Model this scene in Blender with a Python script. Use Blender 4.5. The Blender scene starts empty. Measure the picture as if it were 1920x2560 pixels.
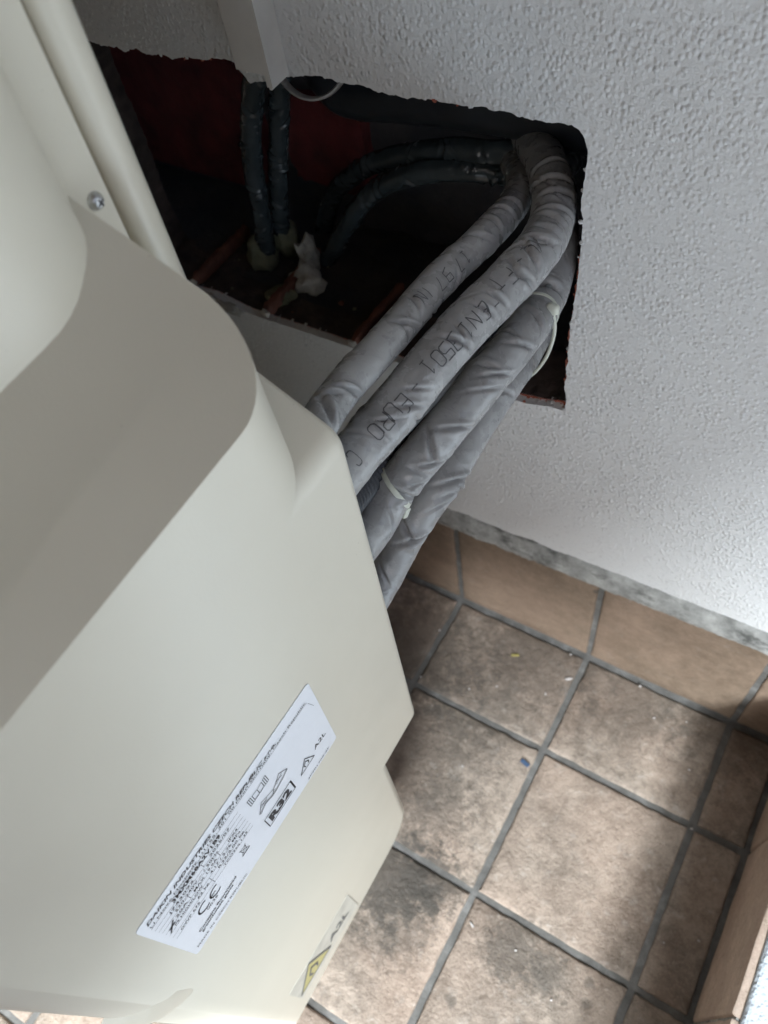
import bpy, bmesh, math, random
from mathutils import Vector, Matrix, noise
from mathutils.geometry import tessellate_polygon
R = math.radians
sc = bpy.context.scene
col = sc.collection

# ---------------------------------------------------------------- camera
CR = [[0.8544514459854563, 0.5046701846745042, -0.12337232734274091],
      [0.3654432788604037, -0.7526260604831145, -0.5477273254251824],
      [-0.36927487917419927, 0.42292081739052356, -0.8275107526966712]]
CP = Vector((0.2277342224338574, -0.3577000287608869, 0.8228591275760535))
cam = bpy.data.cameras.new('camera')
cam.sensor_fit = 'VERTICAL'
cam.sensor_height = 36.0
cam.lens = 36.0 * 2036.3 / 2560.0
cam.clip_start = 0.02
cam.clip_end = 500
cam.dof.use_dof = True
cam.dof.focus_distance = 0.43
cam.dof.aperture_fstop = 10.0
co = bpy.data.objects.new('camera', cam)
col.objects.link(co)
rx, dn, fw = Vector(CR[0]), Vector(CR[1]), Vector(CR[2])
m = Matrix((rx, -dn, -fw)).transposed().to_4x4()
m.translation = CP
co.matrix_world = m
sc.camera = co

# ---------------------------------------------------------------- sky, sun, exposure
SUN_EL, SUN_AZ = 42.0, 158.0
w = bpy.data.worlds.new('World')
sc.world = w
w.use_nodes = True
nt = w.node_tree
bg = nt.nodes['Background']
sky = nt.nodes.new('ShaderNodeTexSky')
sky.sky_type = 'NISHITA'
sky.sun_disc = False
sky.sun_elevation = R(SUN_EL)
sky.sun_rotation = R(SUN_AZ)
sky.air_density = 1.0
sky.dust_density = 2.0
sky.ozone_density = 1.0
nt.links.new(sky.outputs[0], bg.inputs[0])
bg.inputs[1].default_value = 0.05
sl = bpy.data.lights.new('sun', 'SUN')
sl.energy = 5.0
sl.angle = R(19)
sl.color = (0.86, 0.945, 1.0)
so = bpy.data.objects.new('sun', sl)
col.objects.link(so)
az, el = R(SUN_AZ), R(SUN_EL)
sdir = Vector((math.sin(az) * math.cos(el), math.cos(az) * math.cos(el), math.sin(el)))
so.rotation_euler = sdir.to_track_quat('Z', 'Y').to_euler()
so.location = sdir * 20
sc.view_settings.view_transform = 'Standard'
sc.view_settings.look = 'None'
sc.view_settings.gamma = 1.0
sc.view_settings.exposure = 2.18
sc.cycles.max_bounces = 8
sc.cycles.diffuse_bounces = 6

# ---------------------------------------------------------------- helpers
rnd = random.Random(7)


def new_mat(name):
    mt = bpy.data.materials.new(name)
    mt.use_nodes = True
    n = mt.node_tree
    return mt, n, n.nodes['Principled BSDF']


class NB:
    """tiny node builder"""
    def __init__(s, nt):
        s.nt = nt
        g = nt.nodes.new('ShaderNodeNewGeometry')
        s.pos = g.outputs['Position']

    def link(s, a, b):
        s.nt.links.new(a, b)

    def inp(s, sock, v):
        if v is None:
            return
        if hasattr(v, 'is_output'):
            s.link(v, sock)
        else:
            sock.default_value = v

    def noise(s, scale, detail=4, rough=.55, vec=None, dist=0.0):
        n = s.nt.nodes.new('ShaderNodeTexNoise')
        n.inputs['Scale'].default_value = scale
        n.inputs['Detail'].default_value = detail
        n.inputs['Roughness'].default_value = rough
        n.inputs['Distortion'].default_value = dist
        s.link(vec or s.pos, n.inputs['Vector'])
        return n.outputs['Fac']

    def voro(s, scale, vec=None, feature='F1', rnd_=1.0):
        n = s.nt.nodes.new('ShaderNodeTexVoronoi')
        n.feature = feature
        n.inputs['Scale'].default_value = scale
        n.inputs['Randomness'].default_value = rnd_
        s.link(vec or s.pos, n.inputs['Vector'])
        return n.outputs['Distance']

    def math(s, op, a, b=None, c=None, clamp=False):
        n = s.nt.nodes.new('ShaderNodeMath')
        n.operation = op
        n.use_clamp = clamp
        s.inp(n.inputs[0], a)
        s.inp(n.inputs[1], b)
        s.inp(n.inputs[2], c)
        return n.outputs[0]

    def rng(s, v, a, b, c=0.0, d=1.0, smooth=False):
        n = s.nt.nodes.new('ShaderNodeMapRange')
        if smooth:
            n.interpolation_type = 'SMOOTHSTEP'
        for i, x in enumerate((v, a, b, c, d)):
            s.inp(n.inputs[i], x)
        return n.outputs[0]

    def mix(s, f, a, b):
        n = s.nt.nodes.new('ShaderNodeMix')
        n.data_type = 'RGBA'
        s.inp(n.inputs['Factor'], f)
        for k, v in (('A', a), ('B', b)):
            sk = [i for i in n.inputs if i.name == k and i.type == 'RGBA'][0]
            if hasattr(v, 'is_output'):
                s.link(v, sk)
            else:
                sk.default_value = (*v, 1) if len(v) == 3 else v
        return [o for o in n.outputs if o.type == 'RGBA'][0]

    def ramp(s, v, stops):
        n = s.nt.nodes.new('ShaderNodeValToRGB')
        s.link(v, n.inputs[0])
        e = n.color_ramp.elements
        while len(e) < len(stops):
            e.new(.5)
        for q, (p, c) in zip(e, stops):
            q.position = p
            q.color = (*c, 1)
        return n.outputs[0]

    def scalevec(s, v3, vec=None):
        n = s.nt.nodes.new('ShaderNodeVectorMath')
        n.operation = 'MULTIPLY'
        s.link(vec or s.pos, n.inputs[0])
        n.inputs[1].default_value = v3
        return n.outputs[0]

    def dist(s, p):
        n = s.nt.nodes.new('ShaderNodeVectorMath')
        n.operation = 'DISTANCE'
        s.link(s.pos, n.inputs[0])
        n.inputs[1].default_value = p
        return n.outputs['Value']

    def bump(s, h, strength, distance, normal=None):
        n = s.nt.nodes.new('ShaderNodeBump')
        n.inputs['Strength'].default_value = strength
        n.inputs['Distance'].default_value = distance
        s.link(h, n.inputs['Height'])
        if normal is not None:
            s.link(normal, n.inputs['Normal'])
        return n.outputs[0]


def simple_mat(name, c, rough=.5, var=.08, scale=60, bump=0.0, bscale=300, spec=.5, sss=0, coat=0):
    mt, n, p = new_mat(name)
    b = NB(n)
    f = b.noise(scale)
    lo = tuple(x * (1 - var) for x in c)
    hi = tuple(min(1, x * (1 + var)) for x in c)
    b.link(b.ramp(f, [(.3, lo), (.7, hi)]), p.inputs['Base Color'])
    p.inputs['Roughness'].default_value = rough
    p.inputs['Specular IOR Level'].default_value = spec
    if coat:
        p.inputs['Coat Weight'].default_value = coat
    if bump:
        b.link(b.bump(b.noise(bscale, 3), 1.0, bump), p.inputs['Normal'])
    return mt


def link_obj(name, me, mat=None, parent=None, smooth=None):
    o = bpy.data.objects.new(name, me)
    col.objects.link(o)
    if mat:
        me.materials.append(mat)
    if smooth is not None:
        for pl in me.polygons:
            pl.use_smooth = True
        if smooth < 179:
            me.set_sharp_from_angle(angle=R(smooth))
    if parent is not None:
        o.parent = parent
        o.matrix_parent_inverse = Matrix.Translation(-parent.location)
    return o


def bm_obj(name, bm, mat=None, parent=None, smooth=None):
    bmesh.ops.recalc_face_normals(bm, faces=bm.faces)
    me = bpy.data.meshes.new(name)
    bm.to_mesh(me)
    bm.free()
    return link_obj(name, me, mat, parent, smooth)


def tag(o, label=None, cat=None, group=None, kind=None):
    if label:
        o['label'] = label
    if cat:
        o['category'] = cat
    if group:
        o['group'] = group
    if kind:
        o['kind'] = kind
    return o


def thing(name, loc, label, cat, group=None):
    o = bpy.data.objects.new(name, None)
    o.location = loc
    o.empty_display_size = .02
    col.objects.link(o)
    return tag(o, label, cat, group)


def evaluated(o):
    """apply the object's modifiers, keep result as plain mesh"""
    dg = bpy.context.evaluated_depsgraph_get()
    me = bpy.data.meshes.new_from_object(o.evaluated_get(dg))
    o.modifiers.clear()
    old = o.data
    o.data = me
    bpy.data.meshes.remove(old)
    return o


def box(bm, x0, x1, y0, y1, z0, z1):
    v = [bm.verts.new((x, y, z)) for x in (x0, x1) for y in (y0, y1) for z in (z0, z1)]
    for f in ((0, 1, 3, 2), (4, 6, 7, 5), (0, 4, 5, 1), (2, 3, 7, 6), (0, 2, 6, 4), (1, 5, 7, 3)):
        bm.faces.new([v[i] for i in f])
    return v


def bev(o, width, segs=2, angle=35):
    md = o.modifiers.new('bevel', 'BEVEL')
    md.width = width
    md.segments = segs
    md.limit_method = 'ANGLE'
    md.angle_limit = R(angle)
    return o


def prism(bm, outline, f0, f1):
    """outline: list of 2d; f0,f1 map 2d->3d for both ends"""
    a = [bm.verts.new(f0(p)) for p in outline]
    b = [bm.verts.new(f1(p)) for p in outline]
    bm.faces.new(a)
    bm.faces.new(b[::-1])
    n = len(outline)
    side = [bm.faces.new((a[i], b[i], b[(i + 1) % n], a[(i + 1) % n])) for i in range(n)]
    return a, b, side


def arc(cx, cy, r, a0, a1, n):
    return [(cx + r * math.cos(R(a0 + (a1 - a0) * i / n)), cy + r * math.sin(R(a0 + (a1 - a0) * i / n))) for i in range(n + 1)]


# ---------------------------------------------------------------- materials
def mat_stucco(name='stucco', base=(.70, .705, .70)):
    mt, n, p = new_mat(name)
    b = NB(n)
    big = b.noise(3.0, 3)
    c = b.mix(b.rng(big, .35, .65), tuple(x * .93 for x in base), base)
    fine = b.noise(420, 2)
    c = b.mix(b.rng(fine, .60, .78), c, tuple(x * .78 for x in base))
    b.link(c, p.inputs['Base Color'])
    p.inputs['Roughness'].default_value = .9
    p.inputs['Specular IOR Level'].default_value = .2
    v = b.scalevec((1.08, 1.0, .90))
    grain = b.rng(b.voro(300, v), .08, .60, 1, 0, True)
    mask = b.rng(b.noise(90, 3, .6), .34, .58, .45, 1.0, True)
    n2 = b.noise(520, 3, .6)
    pit = b.rng(b.voro(125, b.scalevec((1.1, 1, 1.0))), .03, .20, 0, 1, True)
    h = b.math('ADD', b.math('MULTIPLY', b.math('MULTIPLY', grain, mask), .9), b.math('MULTIPLY', n2, .45))
    h = b.math('ADD', h, b.math('MULTIPLY', pit, .35))
    h = b.math('ADD', h, b.math('MULTIPLY', b.noise(210, 4, .6), 1.3))
    h = b.math('ADD', h, b.math('MULTIPLY', b.noise(30, 2), .7))
    patch = b.rng(b.noise(9, 2), .35, .65, .55, 1.0)
    b.link(b.bump(b.math('MULTIPLY', h, patch), .65, .0014), p.inputs['Normal'])
    return mt


def mat_tile(name, dark_marks=(), cream=(.50, .40, .31), brown=(.23, .165, .125), rough_bump=.0015, pale=.24):
    mt, n, p = new_mat(name)
    b = NB(n)
    at = n.nodes.new('ShaderNodeAttribute')
    at.attribute_name = 'tint'
    off = n.nodes.new('ShaderNodeVectorMath')
    off.operation = 'SCALE'
    off.inputs[0].default_value = (7.3, 3.1, 5.7)
    b.link(at.outputs['Fac'], off.inputs['Scale'])
    ad = n.nodes.new('ShaderNodeVectorMath')
    b.link(b.pos, ad.inputs[0])
    b.link(off.outputs[0], ad.inputs[1])
    v = ad.outputs[0]
    f1 = b.noise(14, 7, .68, v, .2)
    f2 = b.noise(85, 8, .74, v, .1)
    f3 = b.noise(9, 3, .5, v)
    k = b.math('ADD', b.math('MULTIPLY', f1, .5), b.math('MULTIPLY', f2, .5))
    base = b.ramp(k, [(.34, brown), (.46, tuple((x + y) / 2 for x, y in zip(brown, cream))), (.54, cream), (.66, tuple(min(1, x * 1.35) for x in cream))])
    pink = b.mix(b.rng(f3, .42, .62), base, (.40, .27, .20))
    base = b.mix(.25, base, pink)
    white = b.rng(b.noise(75, 7, .75, v), .56, .70, 0, pale)
    base = b.mix(white, base, (.70, .67, .62))
    grain = b.noise(420, 4, .7, v)
    base = b.mix(b.rng(grain, .50, .66, 0, .38), base, tuple(x * 1.35 for x in cream))
    specks = b.rng(b.noise(230, 4, .7, v), .58, .70, 0, .65)
    base = b.mix(specks, base, (.16, .12, .09))
    tt = b.rng(at.outputs['Fac'], 0, 1, .88, 1.08)
    hsv = n.nodes.new('ShaderNodeHueSaturation')
    b.link(base, hsv.inputs['Color'])
    b.link(tt, hsv.inputs['Value'])
    base = hsv.outputs[0]
    for (x, y, z, r, s, sc_) in dark_marks:
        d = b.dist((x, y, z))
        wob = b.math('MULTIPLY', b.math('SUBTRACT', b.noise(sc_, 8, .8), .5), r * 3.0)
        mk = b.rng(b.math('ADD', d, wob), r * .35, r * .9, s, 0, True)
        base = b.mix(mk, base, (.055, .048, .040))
    b.link(base, p.inputs['Base Color'])
    p.inputs['Roughness'].default_value = .62
    p.inputs['Specular IOR Level'].default_value = .35
    h = b.math('ADD', b.math('MULTIPLY', b.noise(60, 7, .72, v), 1.5), b.math('MULTIPLY', b.noise(300, 4, .7, v), .5))
    h = b.math('ADD', h, b.math('MULTIPLY', b.rng(b.noise(26, 7, .78, v), .38, .62, 0, 1), .55))
    b.link(b.bump(h, .9, rough_bump), p.inputs['Normal'])
    return mt


def mat_grout():
    mt, n, p = new_mat('grout')
    b = NB(n)
    c = b.ramp(b.noise(45, 5, .65), [(.3, (.070, .066, .060)), (.55, (.125, .120, .112)), (.75, (.22, .215, .205))])
    b.link(c, p.inputs['Base Color'])
    p.inputs['Roughness'].default_value = .9
    b.link(b.bump(b.noise(400, 3), .8, .0006), p.inputs['Normal'])
    return mt


def mat_mortar(name, dark, light, mould=.0):
    mt, n, p = new_mat(name)
    b = NB(n)
    c = b.ramp(b.noise(38, 6, .7), [(.33, dark), (.62, light)])
    if mould:
        c = b.mix(b.rng(b.noise(55, 5, .7, b.scalevec((.55, 1, 1.3))), .52, .66, 0, mould), c, (.05, .05, .045))
    b.link(c, p.inputs['Base Color'])
    p.inputs['Roughness'].default_value = .92
    b.link(b.bump(b.noise(260, 4, .7), 1, .0010), p.inputs['Normal'])
    return mt


def mat_plastic(name, c, rough=.38, bump=.00008):
    mt, n, p = new_mat(name)
    b = NB(n)
    d = b.noise(6, 4, .6)
    cc = b.mix(b.rng(d, .35, .7), c, tuple(x * .955 for x in c))
    sp = b.rng(b.noise(520, 1, .5), .80, .84, 0, .5)
    cc = b.mix(sp, cc, (.25, .22, .18))
    b.link(cc, p.inputs['Base Color'])
    b.link(b.rng(b.noise(25, 3), .3, .7, rough - .05, rough + .07), p.inputs['Roughness'])
    p.inputs['Specular IOR Level'].default_value = .5
    b.link(b.bump(b.noise(900, 2), .6, bump), p.inputs['Normal'])
    return mt


def mat_jacket(name, c, rough=.38, dirt=.25):
    mt, n, p = new_mat(name)
    b = NB(n)
    f = b.noise(45, 5, .6)
    cc = b.ramp(f, [(.3, tuple(x * (1 - dirt) for x in c)), (.6, c), (.8, tuple(x * 1.12 for x in c))])
    cc = b.mix(b.rng(b.noise(160, 4, .7), .60, .72, 0, .18), cc, tuple(x * .6 for x in c))
    b.link(cc, p.inputs['Base Color'])
    b.link(b.rng(b.noise(90, 3), .3, .7, rough - .08, rough + .12), p.inputs['Roughness'])
    p.inputs['Specular IOR Level'].default_value = .5
    h = b.math('ADD', b.math('MULTIPLY', b.noise(120, 3, .5, None, 1.0), 1.0), b.math('MULTIPLY', b.noise(1100, 2), .07))
    b.link(b.bump(h, .55, .0009), p.inputs['Normal'])
    return mt


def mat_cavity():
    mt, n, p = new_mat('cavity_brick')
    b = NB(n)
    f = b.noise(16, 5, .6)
    c = b.ramp(f, [(.35, (.022, .024, .030)), (.6, (.05, .042, .042))])  # near-black colours carry the shade inside the cavity
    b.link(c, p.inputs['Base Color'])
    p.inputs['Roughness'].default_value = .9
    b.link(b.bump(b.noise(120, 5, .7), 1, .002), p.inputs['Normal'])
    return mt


CREAM = (.635, .595, .500)
M_STUCCO = mat_stucco()
M_PLASTIC = mat_plastic('cream_plastic', CREAM)
M_METAL_CREAM = mat_plastic('cream_painted_steel', (.64, .595, .495), .33)
M_JACKET = mat_jacket('grey_foil_jacket', (.315, .315, .315), .26)
M_BLACK = mat_jacket('black_jacket', (.040, .052, .058), .16)  # black jackets; also stands for shade on the curving grey pipes
M_CORR = simple_mat('black_conduit', (.02, .022, .028), .45)
M_GROUT = mat_grout()
M_MORT = mat_mortar('edge_mortar', (.16, .16, .15), (.40, .40, .38), .8)
M_LUMP = mat_mortar('mortar_lump', (.30, .29, .26), (.55, .54, .50))
M_BRICK = simple_mat('brick_red', (.42, .13, .085), .9, .35, 90, .0012, 200)
M_RIB = simple_mat('terracotta', (.15, .060, .040), .85, .3, 90, .0008, 300)
M_CAV = mat_cavity()
M_REVEAL = simple_mat('dirty_reveal', (.055, .040, .036), .9, .5, 60, .0012, 160)  # reveal coloured much darker than the brick front
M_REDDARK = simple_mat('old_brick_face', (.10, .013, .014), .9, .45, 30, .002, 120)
M_TIE = simple_mat('nylon_tie', (.58, .60, .52), .35, .06)
M_WHITE = simple_mat('white_pvc', (.62, .60, .56), .45, .10, 30)
M_LABEL = simple_mat('label_paper', (.74, .76, .80), .35, .02)
M_INK = simple_mat('black_ink', (.025, .025, .03), .5, .0)
M_STEEL = simple_mat('screw_steel', (.55, .56, .57), .28, .1, 200)
M_STEEL.node_tree.nodes['Principled BSDF'].inputs['Metallic'].default_value = .9
M_YEL = simple_mat('yellow_print', (.50, .45, .20), .5, .08)
M_DARKINK = simple_mat('pipe_ink', (.075, .075, .08), .6, .0)
M_GREYFILM = simple_mat('grey_film', (.58, .56, .49), .4, .12, 60)
M_CEIL = simple_mat('ceiling_plaster', (.15, .085, .04), .9, .04, 4)
M_HOUSE = simple_mat('house_plaster', (.22, .16, .11), .9, .05, 4)
M_RUBBER = simple_mat('rubber_foot', (.03, .03, .03), .8, .1)
M_GRILL = simple_mat('dark_grille', (.05, .05, .05), .6, .1)

# ---------------------------------------------------------------- floor (structure)
T = .15
G = .0064           # grout width
Y1 = -.1121         # first joint in front of the wall
XK = .350           # kerb face


def rough_tile(bm, x0, x1, y0, y1, zt, seed, axis='z', n=14, thick=.006, sgn=1):
    """one hand-cut tile: a slightly uneven slab; axis tells which way it faces"""
    rr = random.Random(seed)
    t = rr.random()
    lay = bm.verts.layers.float['tint']
    e = .0026

    def mk(u, v, h):
        if axis == 'z':
            q = Vector((u, v, zt + h))
        elif axis == 'y':
            q = Vector((u, zt - h, v))
        else:
            q = Vector((zt - h, u, v))
        vv = bm.verts.new(q)
        vv[lay] = t
        return vv
    us = [x0, x0 + e * .35, x0 + e] + [x0 + e + (x1 - x0 - 2 * e) * i / n for i in range(1, n)] + [x1 - e, x1 - e * .35, x1]
    vs = [y0, y0 + e * .35, y0 + e] + [y0 + e + (y1 - y0 - 2 * e) * i / n for i in range(1, n)] + [y1 - e, y1 - e * .35, y1]
    nu, nv = len(us), len(vs)
    grid = []
    for i, u in enumerate(us):
        row = []
        for j, v in enumerate(vs):
            di = min(i, nu - 1 - i)
            dj = min(j, nv - 1 - j)
            k = min(di, dj)
            h = (-.0022, -.0006, 0)[k] if k < 3 else 0
            wob = noise.noise(Vector((u * 60 + seed, v * 60, 3.1)))
            uu, vv = u, v
            if di < 2:
                uu += noise.noise(Vector((v * 110, seed * 1.7, i))) * .0011
            if dj < 2:
                vv += noise.noise(Vector((u * 110, seed * 2.3, j + 50))) * .0011
            row.append(mk(uu, vv, h + wob * .0005 + noise.noise(Vector((u * 18, v * 18, seed))) * .0006))
        grid.append(row)
    for i in range(nu - 1):
        for j in range(nv - 1):
            bm.faces.new((grid[i][j], grid[i + 1][j], grid[i + 1][j + 1], grid[i][j + 1]))
    # skirt going down into the joint
    ring = [grid[i][0] for i in range(nu)] + [grid[nu - 1][j] for j in range(1, nv)] + [grid[i][nv - 1] for i in range(nu - 2, -1, -1)] + [grid[0][j] for j in range(nv - 2, 0, -1)]
    d = Vector((0, 0, -thick)) if axis == 'z' else (Vector((0, thick, 0)) if axis == 'y' else Vector((thick, 0, 0)))
    low = []
    for q in ring:
        b_ = bm.verts.new(q.co + d)
        b_[lay] = t
        low.append(b_)
    for i in range(len(ring)):
        j = (i + 1) % len(ring)
        bm.faces.new((ring[i], low[i], low[j], ring[j]))


STAINS_AND_DARKS = [(.075, -.290, 0, .066, .85, 45), (.112, -.272, 0, .045, .75, 110), (.085, -.215, 0, .050, .5, 110), (.10, -.32, 0, .05, .45, 130), (.116, -.288, 0, .022, .75, 90), (.20, -.287, 0, .040, .62, 130),
          (.236, -.289, 0, .028, .6, 150), (.268, -.277, 0, .0065, .5, 60), (.272, -.293, 0, .006, .5, 60), (.171, -.349, 0, .008, .6, 60),
          (.04, -.17, 0, .11, .45, 60), (.10, -.01, 0, .11, .50, 50), (.20, -.01, 0, .09, .42, 60), (.30, -.01, 0, .07, .35, 60), (-.02, -.08, 0, .11, .55, 60), (.07, -.10, 0, .08, .35, 70)]  # large patches darken the floor towards the wall and the unit
M_TILE = mat_tile('floor_tile', STAINS_AND_DARKS, (.305, .248, .20), (.115, .090, .070))
M_SKTILE = mat_tile('skirting_tile', ((.148, 0, .143, .007, .7, 80),), (.215, .158, .114), (.13, .093, .064), .0006, .08)
M_KTILE = mat_tile('kerb_tile', (), (.40, .31, .25), (.30, .225, .18), .0005, .08)

bm = bmesh.new()
bm.verts.layers.float.new('tint')
ys = [0.004, Y1 + 0]
yy = Y1
yedges = [(.004, Y1)]
while yy > -3.6:
    yedges.append((yy, yy - T))
    yy -= T
xedges = []
xx = 0.0
while xx > -1.1:
    xedges.append((xx - T, xx))
    xx -= T
xedges = xedges[::-1] + [(0, T), (T, 2 * T), (2 * T, XK + .004)]
for (xa, xb) in xedges:
    for (ya, yb) in yedges:
        near = -1.0 < yb and xa > -.6
        xb2 = xb - G / 2 if xb < XK else XK - .004
        ya2 = ya - G / 2 if ya < 0 else -.004
        # the last row at the kerb is slightly off the grid like in the photo
        rough_tile(bm, xa + G / 2, xb2, yb + G / 2, ya2, 0.0, int((xa + 5) * 97 + (yb + 9) * 31), 'z', 16 if near else 3)
fl = bm_obj('floor', bm, M_TILE, None, 40)
tag(fl, kind='structure')
bm = bmesh.new()
box(bm, -1.2, XK + .02, -3.8, .02, -.06, -.0026)
gb = bm_obj('floor_joints', bm, M_GROUT)
tag(gb, kind='structure')

# ---------------------------------------------------------------- rear wall with the broken-out hole
YW = .006
HOLE = [(-.30, .568), (-.27, .573), (-0.237, 0.571), (-0.228, 0.571), (-0.221, 0.57), (-0.209, 0.574), (-0.201, 0.571), (-0.185, 0.573), (-0.178, 0.572), (-0.164, 0.575), (-0.153, 0.575), (-0.135, 0.579), (-0.127, 0.577), (-0.124, 0.573), (-0.119, 0.567), (-0.106, 0.57), (-0.094, 0.576), (-0.08, 0.577), (-0.068, 0.58), (-0.059, 0.579), (-0.049, 0.579), (-0.032, 0.579), (-0.015, 0.577), (-0.005, 0.578), (0.006, 0.58), (0.017, 0.579), (0.033, 0.581), (0.052, 0.581), (0.062, 0.58), (0.077, 0.58), (0.0835, 0.5812), (0.0875, 0.5815), (0.0915, 0.5795), (0.0948, 0.5755), (0.0968, 0.570), (0.0970, 0.562), (0.096, 0.543), (0.096, 0.534), (0.098, 0.529), (0.098, 0.511), (0.098, 0.488), (0.097, 0.466), (0.096, 0.447), (0.096, 0.423), (0.096, 0.397), (0.098, 0.367), (0.085, 0.366), (0.067, 0.361), (-.01, .3585), (-0.083, 0.356), (-0.135, 0.355), (-0.19, 0.354), (-0.207, 0.357), (-0.226, 0.361), (-.27, .358), (-.30, .36), (-.305, .40), (-.302, .46), (-.304, .52)]


def subdivide_outline(pts, step, amp, seed, keep=()):
    out = []
    n = len(pts)
    for i in range(n):
        a, b_ = Vector(pts[i]), Vector(pts[(i + 1) % n])
        L = (b_ - a).length
        k = max(1, int(L / step))
        d = (b_ - a).normalized()
        nn = Vector((d.y, -d.x))
        for j in range(k):
            q = a.lerp(b_, j / k)
            rough = amp
            if q.y < .375:
                rough = amp * .35
            if q.x > .09 and q.y > .44:
                rough = amp * .4
            q2 = q + nn * (noise.noise(Vector((q.x * 170, q.y * 170, seed))) * rough + noise.noise(Vector((q.x * 800, q.y * 800, seed + 9))) * rough * .5)
            out.append((q2.x, q2.y))
    return out


hole = subdivide_outline(HOLE, .0014, .0013, 2.0)
cx_, cz_ = -.1, .47


def inset(pts, f):
    """move outline points towards inside by f(i,p)"""
    n = len(pts)
    out = []
    for i, p in enumerate(pts):
        a, b_ = Vector(pts[i - 3]), Vector(pts[(i + 3) % n])
        d = (b_ - a).normalized()
        nn = Vector((d.y, -d.x))          # outline runs clockwise seen from -Y: inside is on the right
        out.append((p[0] + nn.x * f(i, p), p[1] + nn.y * f(i, p)))
    return out


wall = thing('rear_wall', (0, YW, 0), 'rough grey-white stucco wall with a jagged opening broken through it', 'wall')
bm = bmesh.new()
outer = [(-1.1, -.02), (1.3, -.02), (1.3, 1.599), (-1.1, 1.599)]
polys = [[Vector((x, z, 0)) for x, z in outer], [Vector((x, z, 0)) for x, z in hole]]
tri = tessellate_polygon(polys)
allp = [p for q in polys for p in q]
vs = [bm.verts.new((p.x, YW, p.y)) for p in allp]
for t in tri:
    try:
        bm.faces.new([vs[i] for i in t])
    except ValueError:
        pass
hv = vs[4:]
nh = len(hv)
for f_ in bm.faces:
    f_.normal_update()
    if f_.normal.y > 0:
        f_.normal_flip()
# plaster thickness, slightly crumbled
b1 = []
for i, v in enumerate(hv):
    jj = noise.noise(Vector((v.co.x * 300, 7, v.co.z * 300))) * .0012
    b1.append(bm.verts.new((v.co.x + jj * .5, YW + .0095 + jj, v.co.z - jj)))
for i in range(nh):
    j = (i + 1) % nh
    bm.faces.new((hv[i], b1[i], b1[j], hv[j]))
me = bpy.data.meshes.new('stucco')
bm.to_mesh(me)
bm.free()
stu = link_obj('stucco', me, M_STUCCO, wall)


def brick_in(i, p):
    x, z = p
    n1 = noise.noise(Vector((x * 55, z * 55, 4.4)))
    n2 = noise.noise(Vector((x * 240, z * 240, 14.4)))
    if x > .088 and z < .50:
        return .0026 + .0016 * n1 + .0012 * n2
    if x > .05 and z < .38:
        return .0016 + .002 * n1
    if z > .55:
        return max(-.0015, .0006 + .0042 * n1 + .0010 * n2) if (-.0 < x < .06 or -.175 < x < -.12) else -.0012 + .0012 * n1
    if z < .38:
        return .0004
    return -.001


bi = inset(hole, brick_in)
bo = inset(hole, lambda i, p: -.010)
bm = bmesh.new()
yb = YW + .0065
A = [bm.verts.new((x, yb + .0004 * noise.noise(Vector((x * 300, z * 300, 1))), z)) for x, z in bi]
B = [bm.verts.new((x, yb, z)) for x, z in bo]
for i in range(nh):
    j = (i + 1) % nh
    bm.faces.new((A[i], A[j], B[j], B[i]))
bl = bm_obj('brick_lining', bm, M_BRICK, wall)
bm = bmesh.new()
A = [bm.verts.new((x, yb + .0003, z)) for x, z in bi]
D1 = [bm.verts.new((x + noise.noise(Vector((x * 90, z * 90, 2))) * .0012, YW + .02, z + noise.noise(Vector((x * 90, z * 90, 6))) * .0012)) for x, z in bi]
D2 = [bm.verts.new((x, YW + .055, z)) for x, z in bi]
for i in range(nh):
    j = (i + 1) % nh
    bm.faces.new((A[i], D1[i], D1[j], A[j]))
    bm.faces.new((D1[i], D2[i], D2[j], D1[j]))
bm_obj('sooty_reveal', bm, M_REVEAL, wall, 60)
# cavity behind
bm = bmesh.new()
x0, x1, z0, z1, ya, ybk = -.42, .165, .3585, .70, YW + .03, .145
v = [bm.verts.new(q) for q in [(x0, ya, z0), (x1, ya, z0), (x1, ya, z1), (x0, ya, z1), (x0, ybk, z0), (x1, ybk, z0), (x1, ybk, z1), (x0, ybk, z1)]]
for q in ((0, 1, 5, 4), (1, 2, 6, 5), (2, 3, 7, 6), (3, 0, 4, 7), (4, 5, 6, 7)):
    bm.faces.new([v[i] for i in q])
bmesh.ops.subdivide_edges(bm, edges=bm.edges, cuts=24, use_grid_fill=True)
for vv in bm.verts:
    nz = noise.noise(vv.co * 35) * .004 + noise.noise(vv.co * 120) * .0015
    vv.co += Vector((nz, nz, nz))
cv = bm_obj('cavity', bm, M_CAV, wall, 60)
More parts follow.
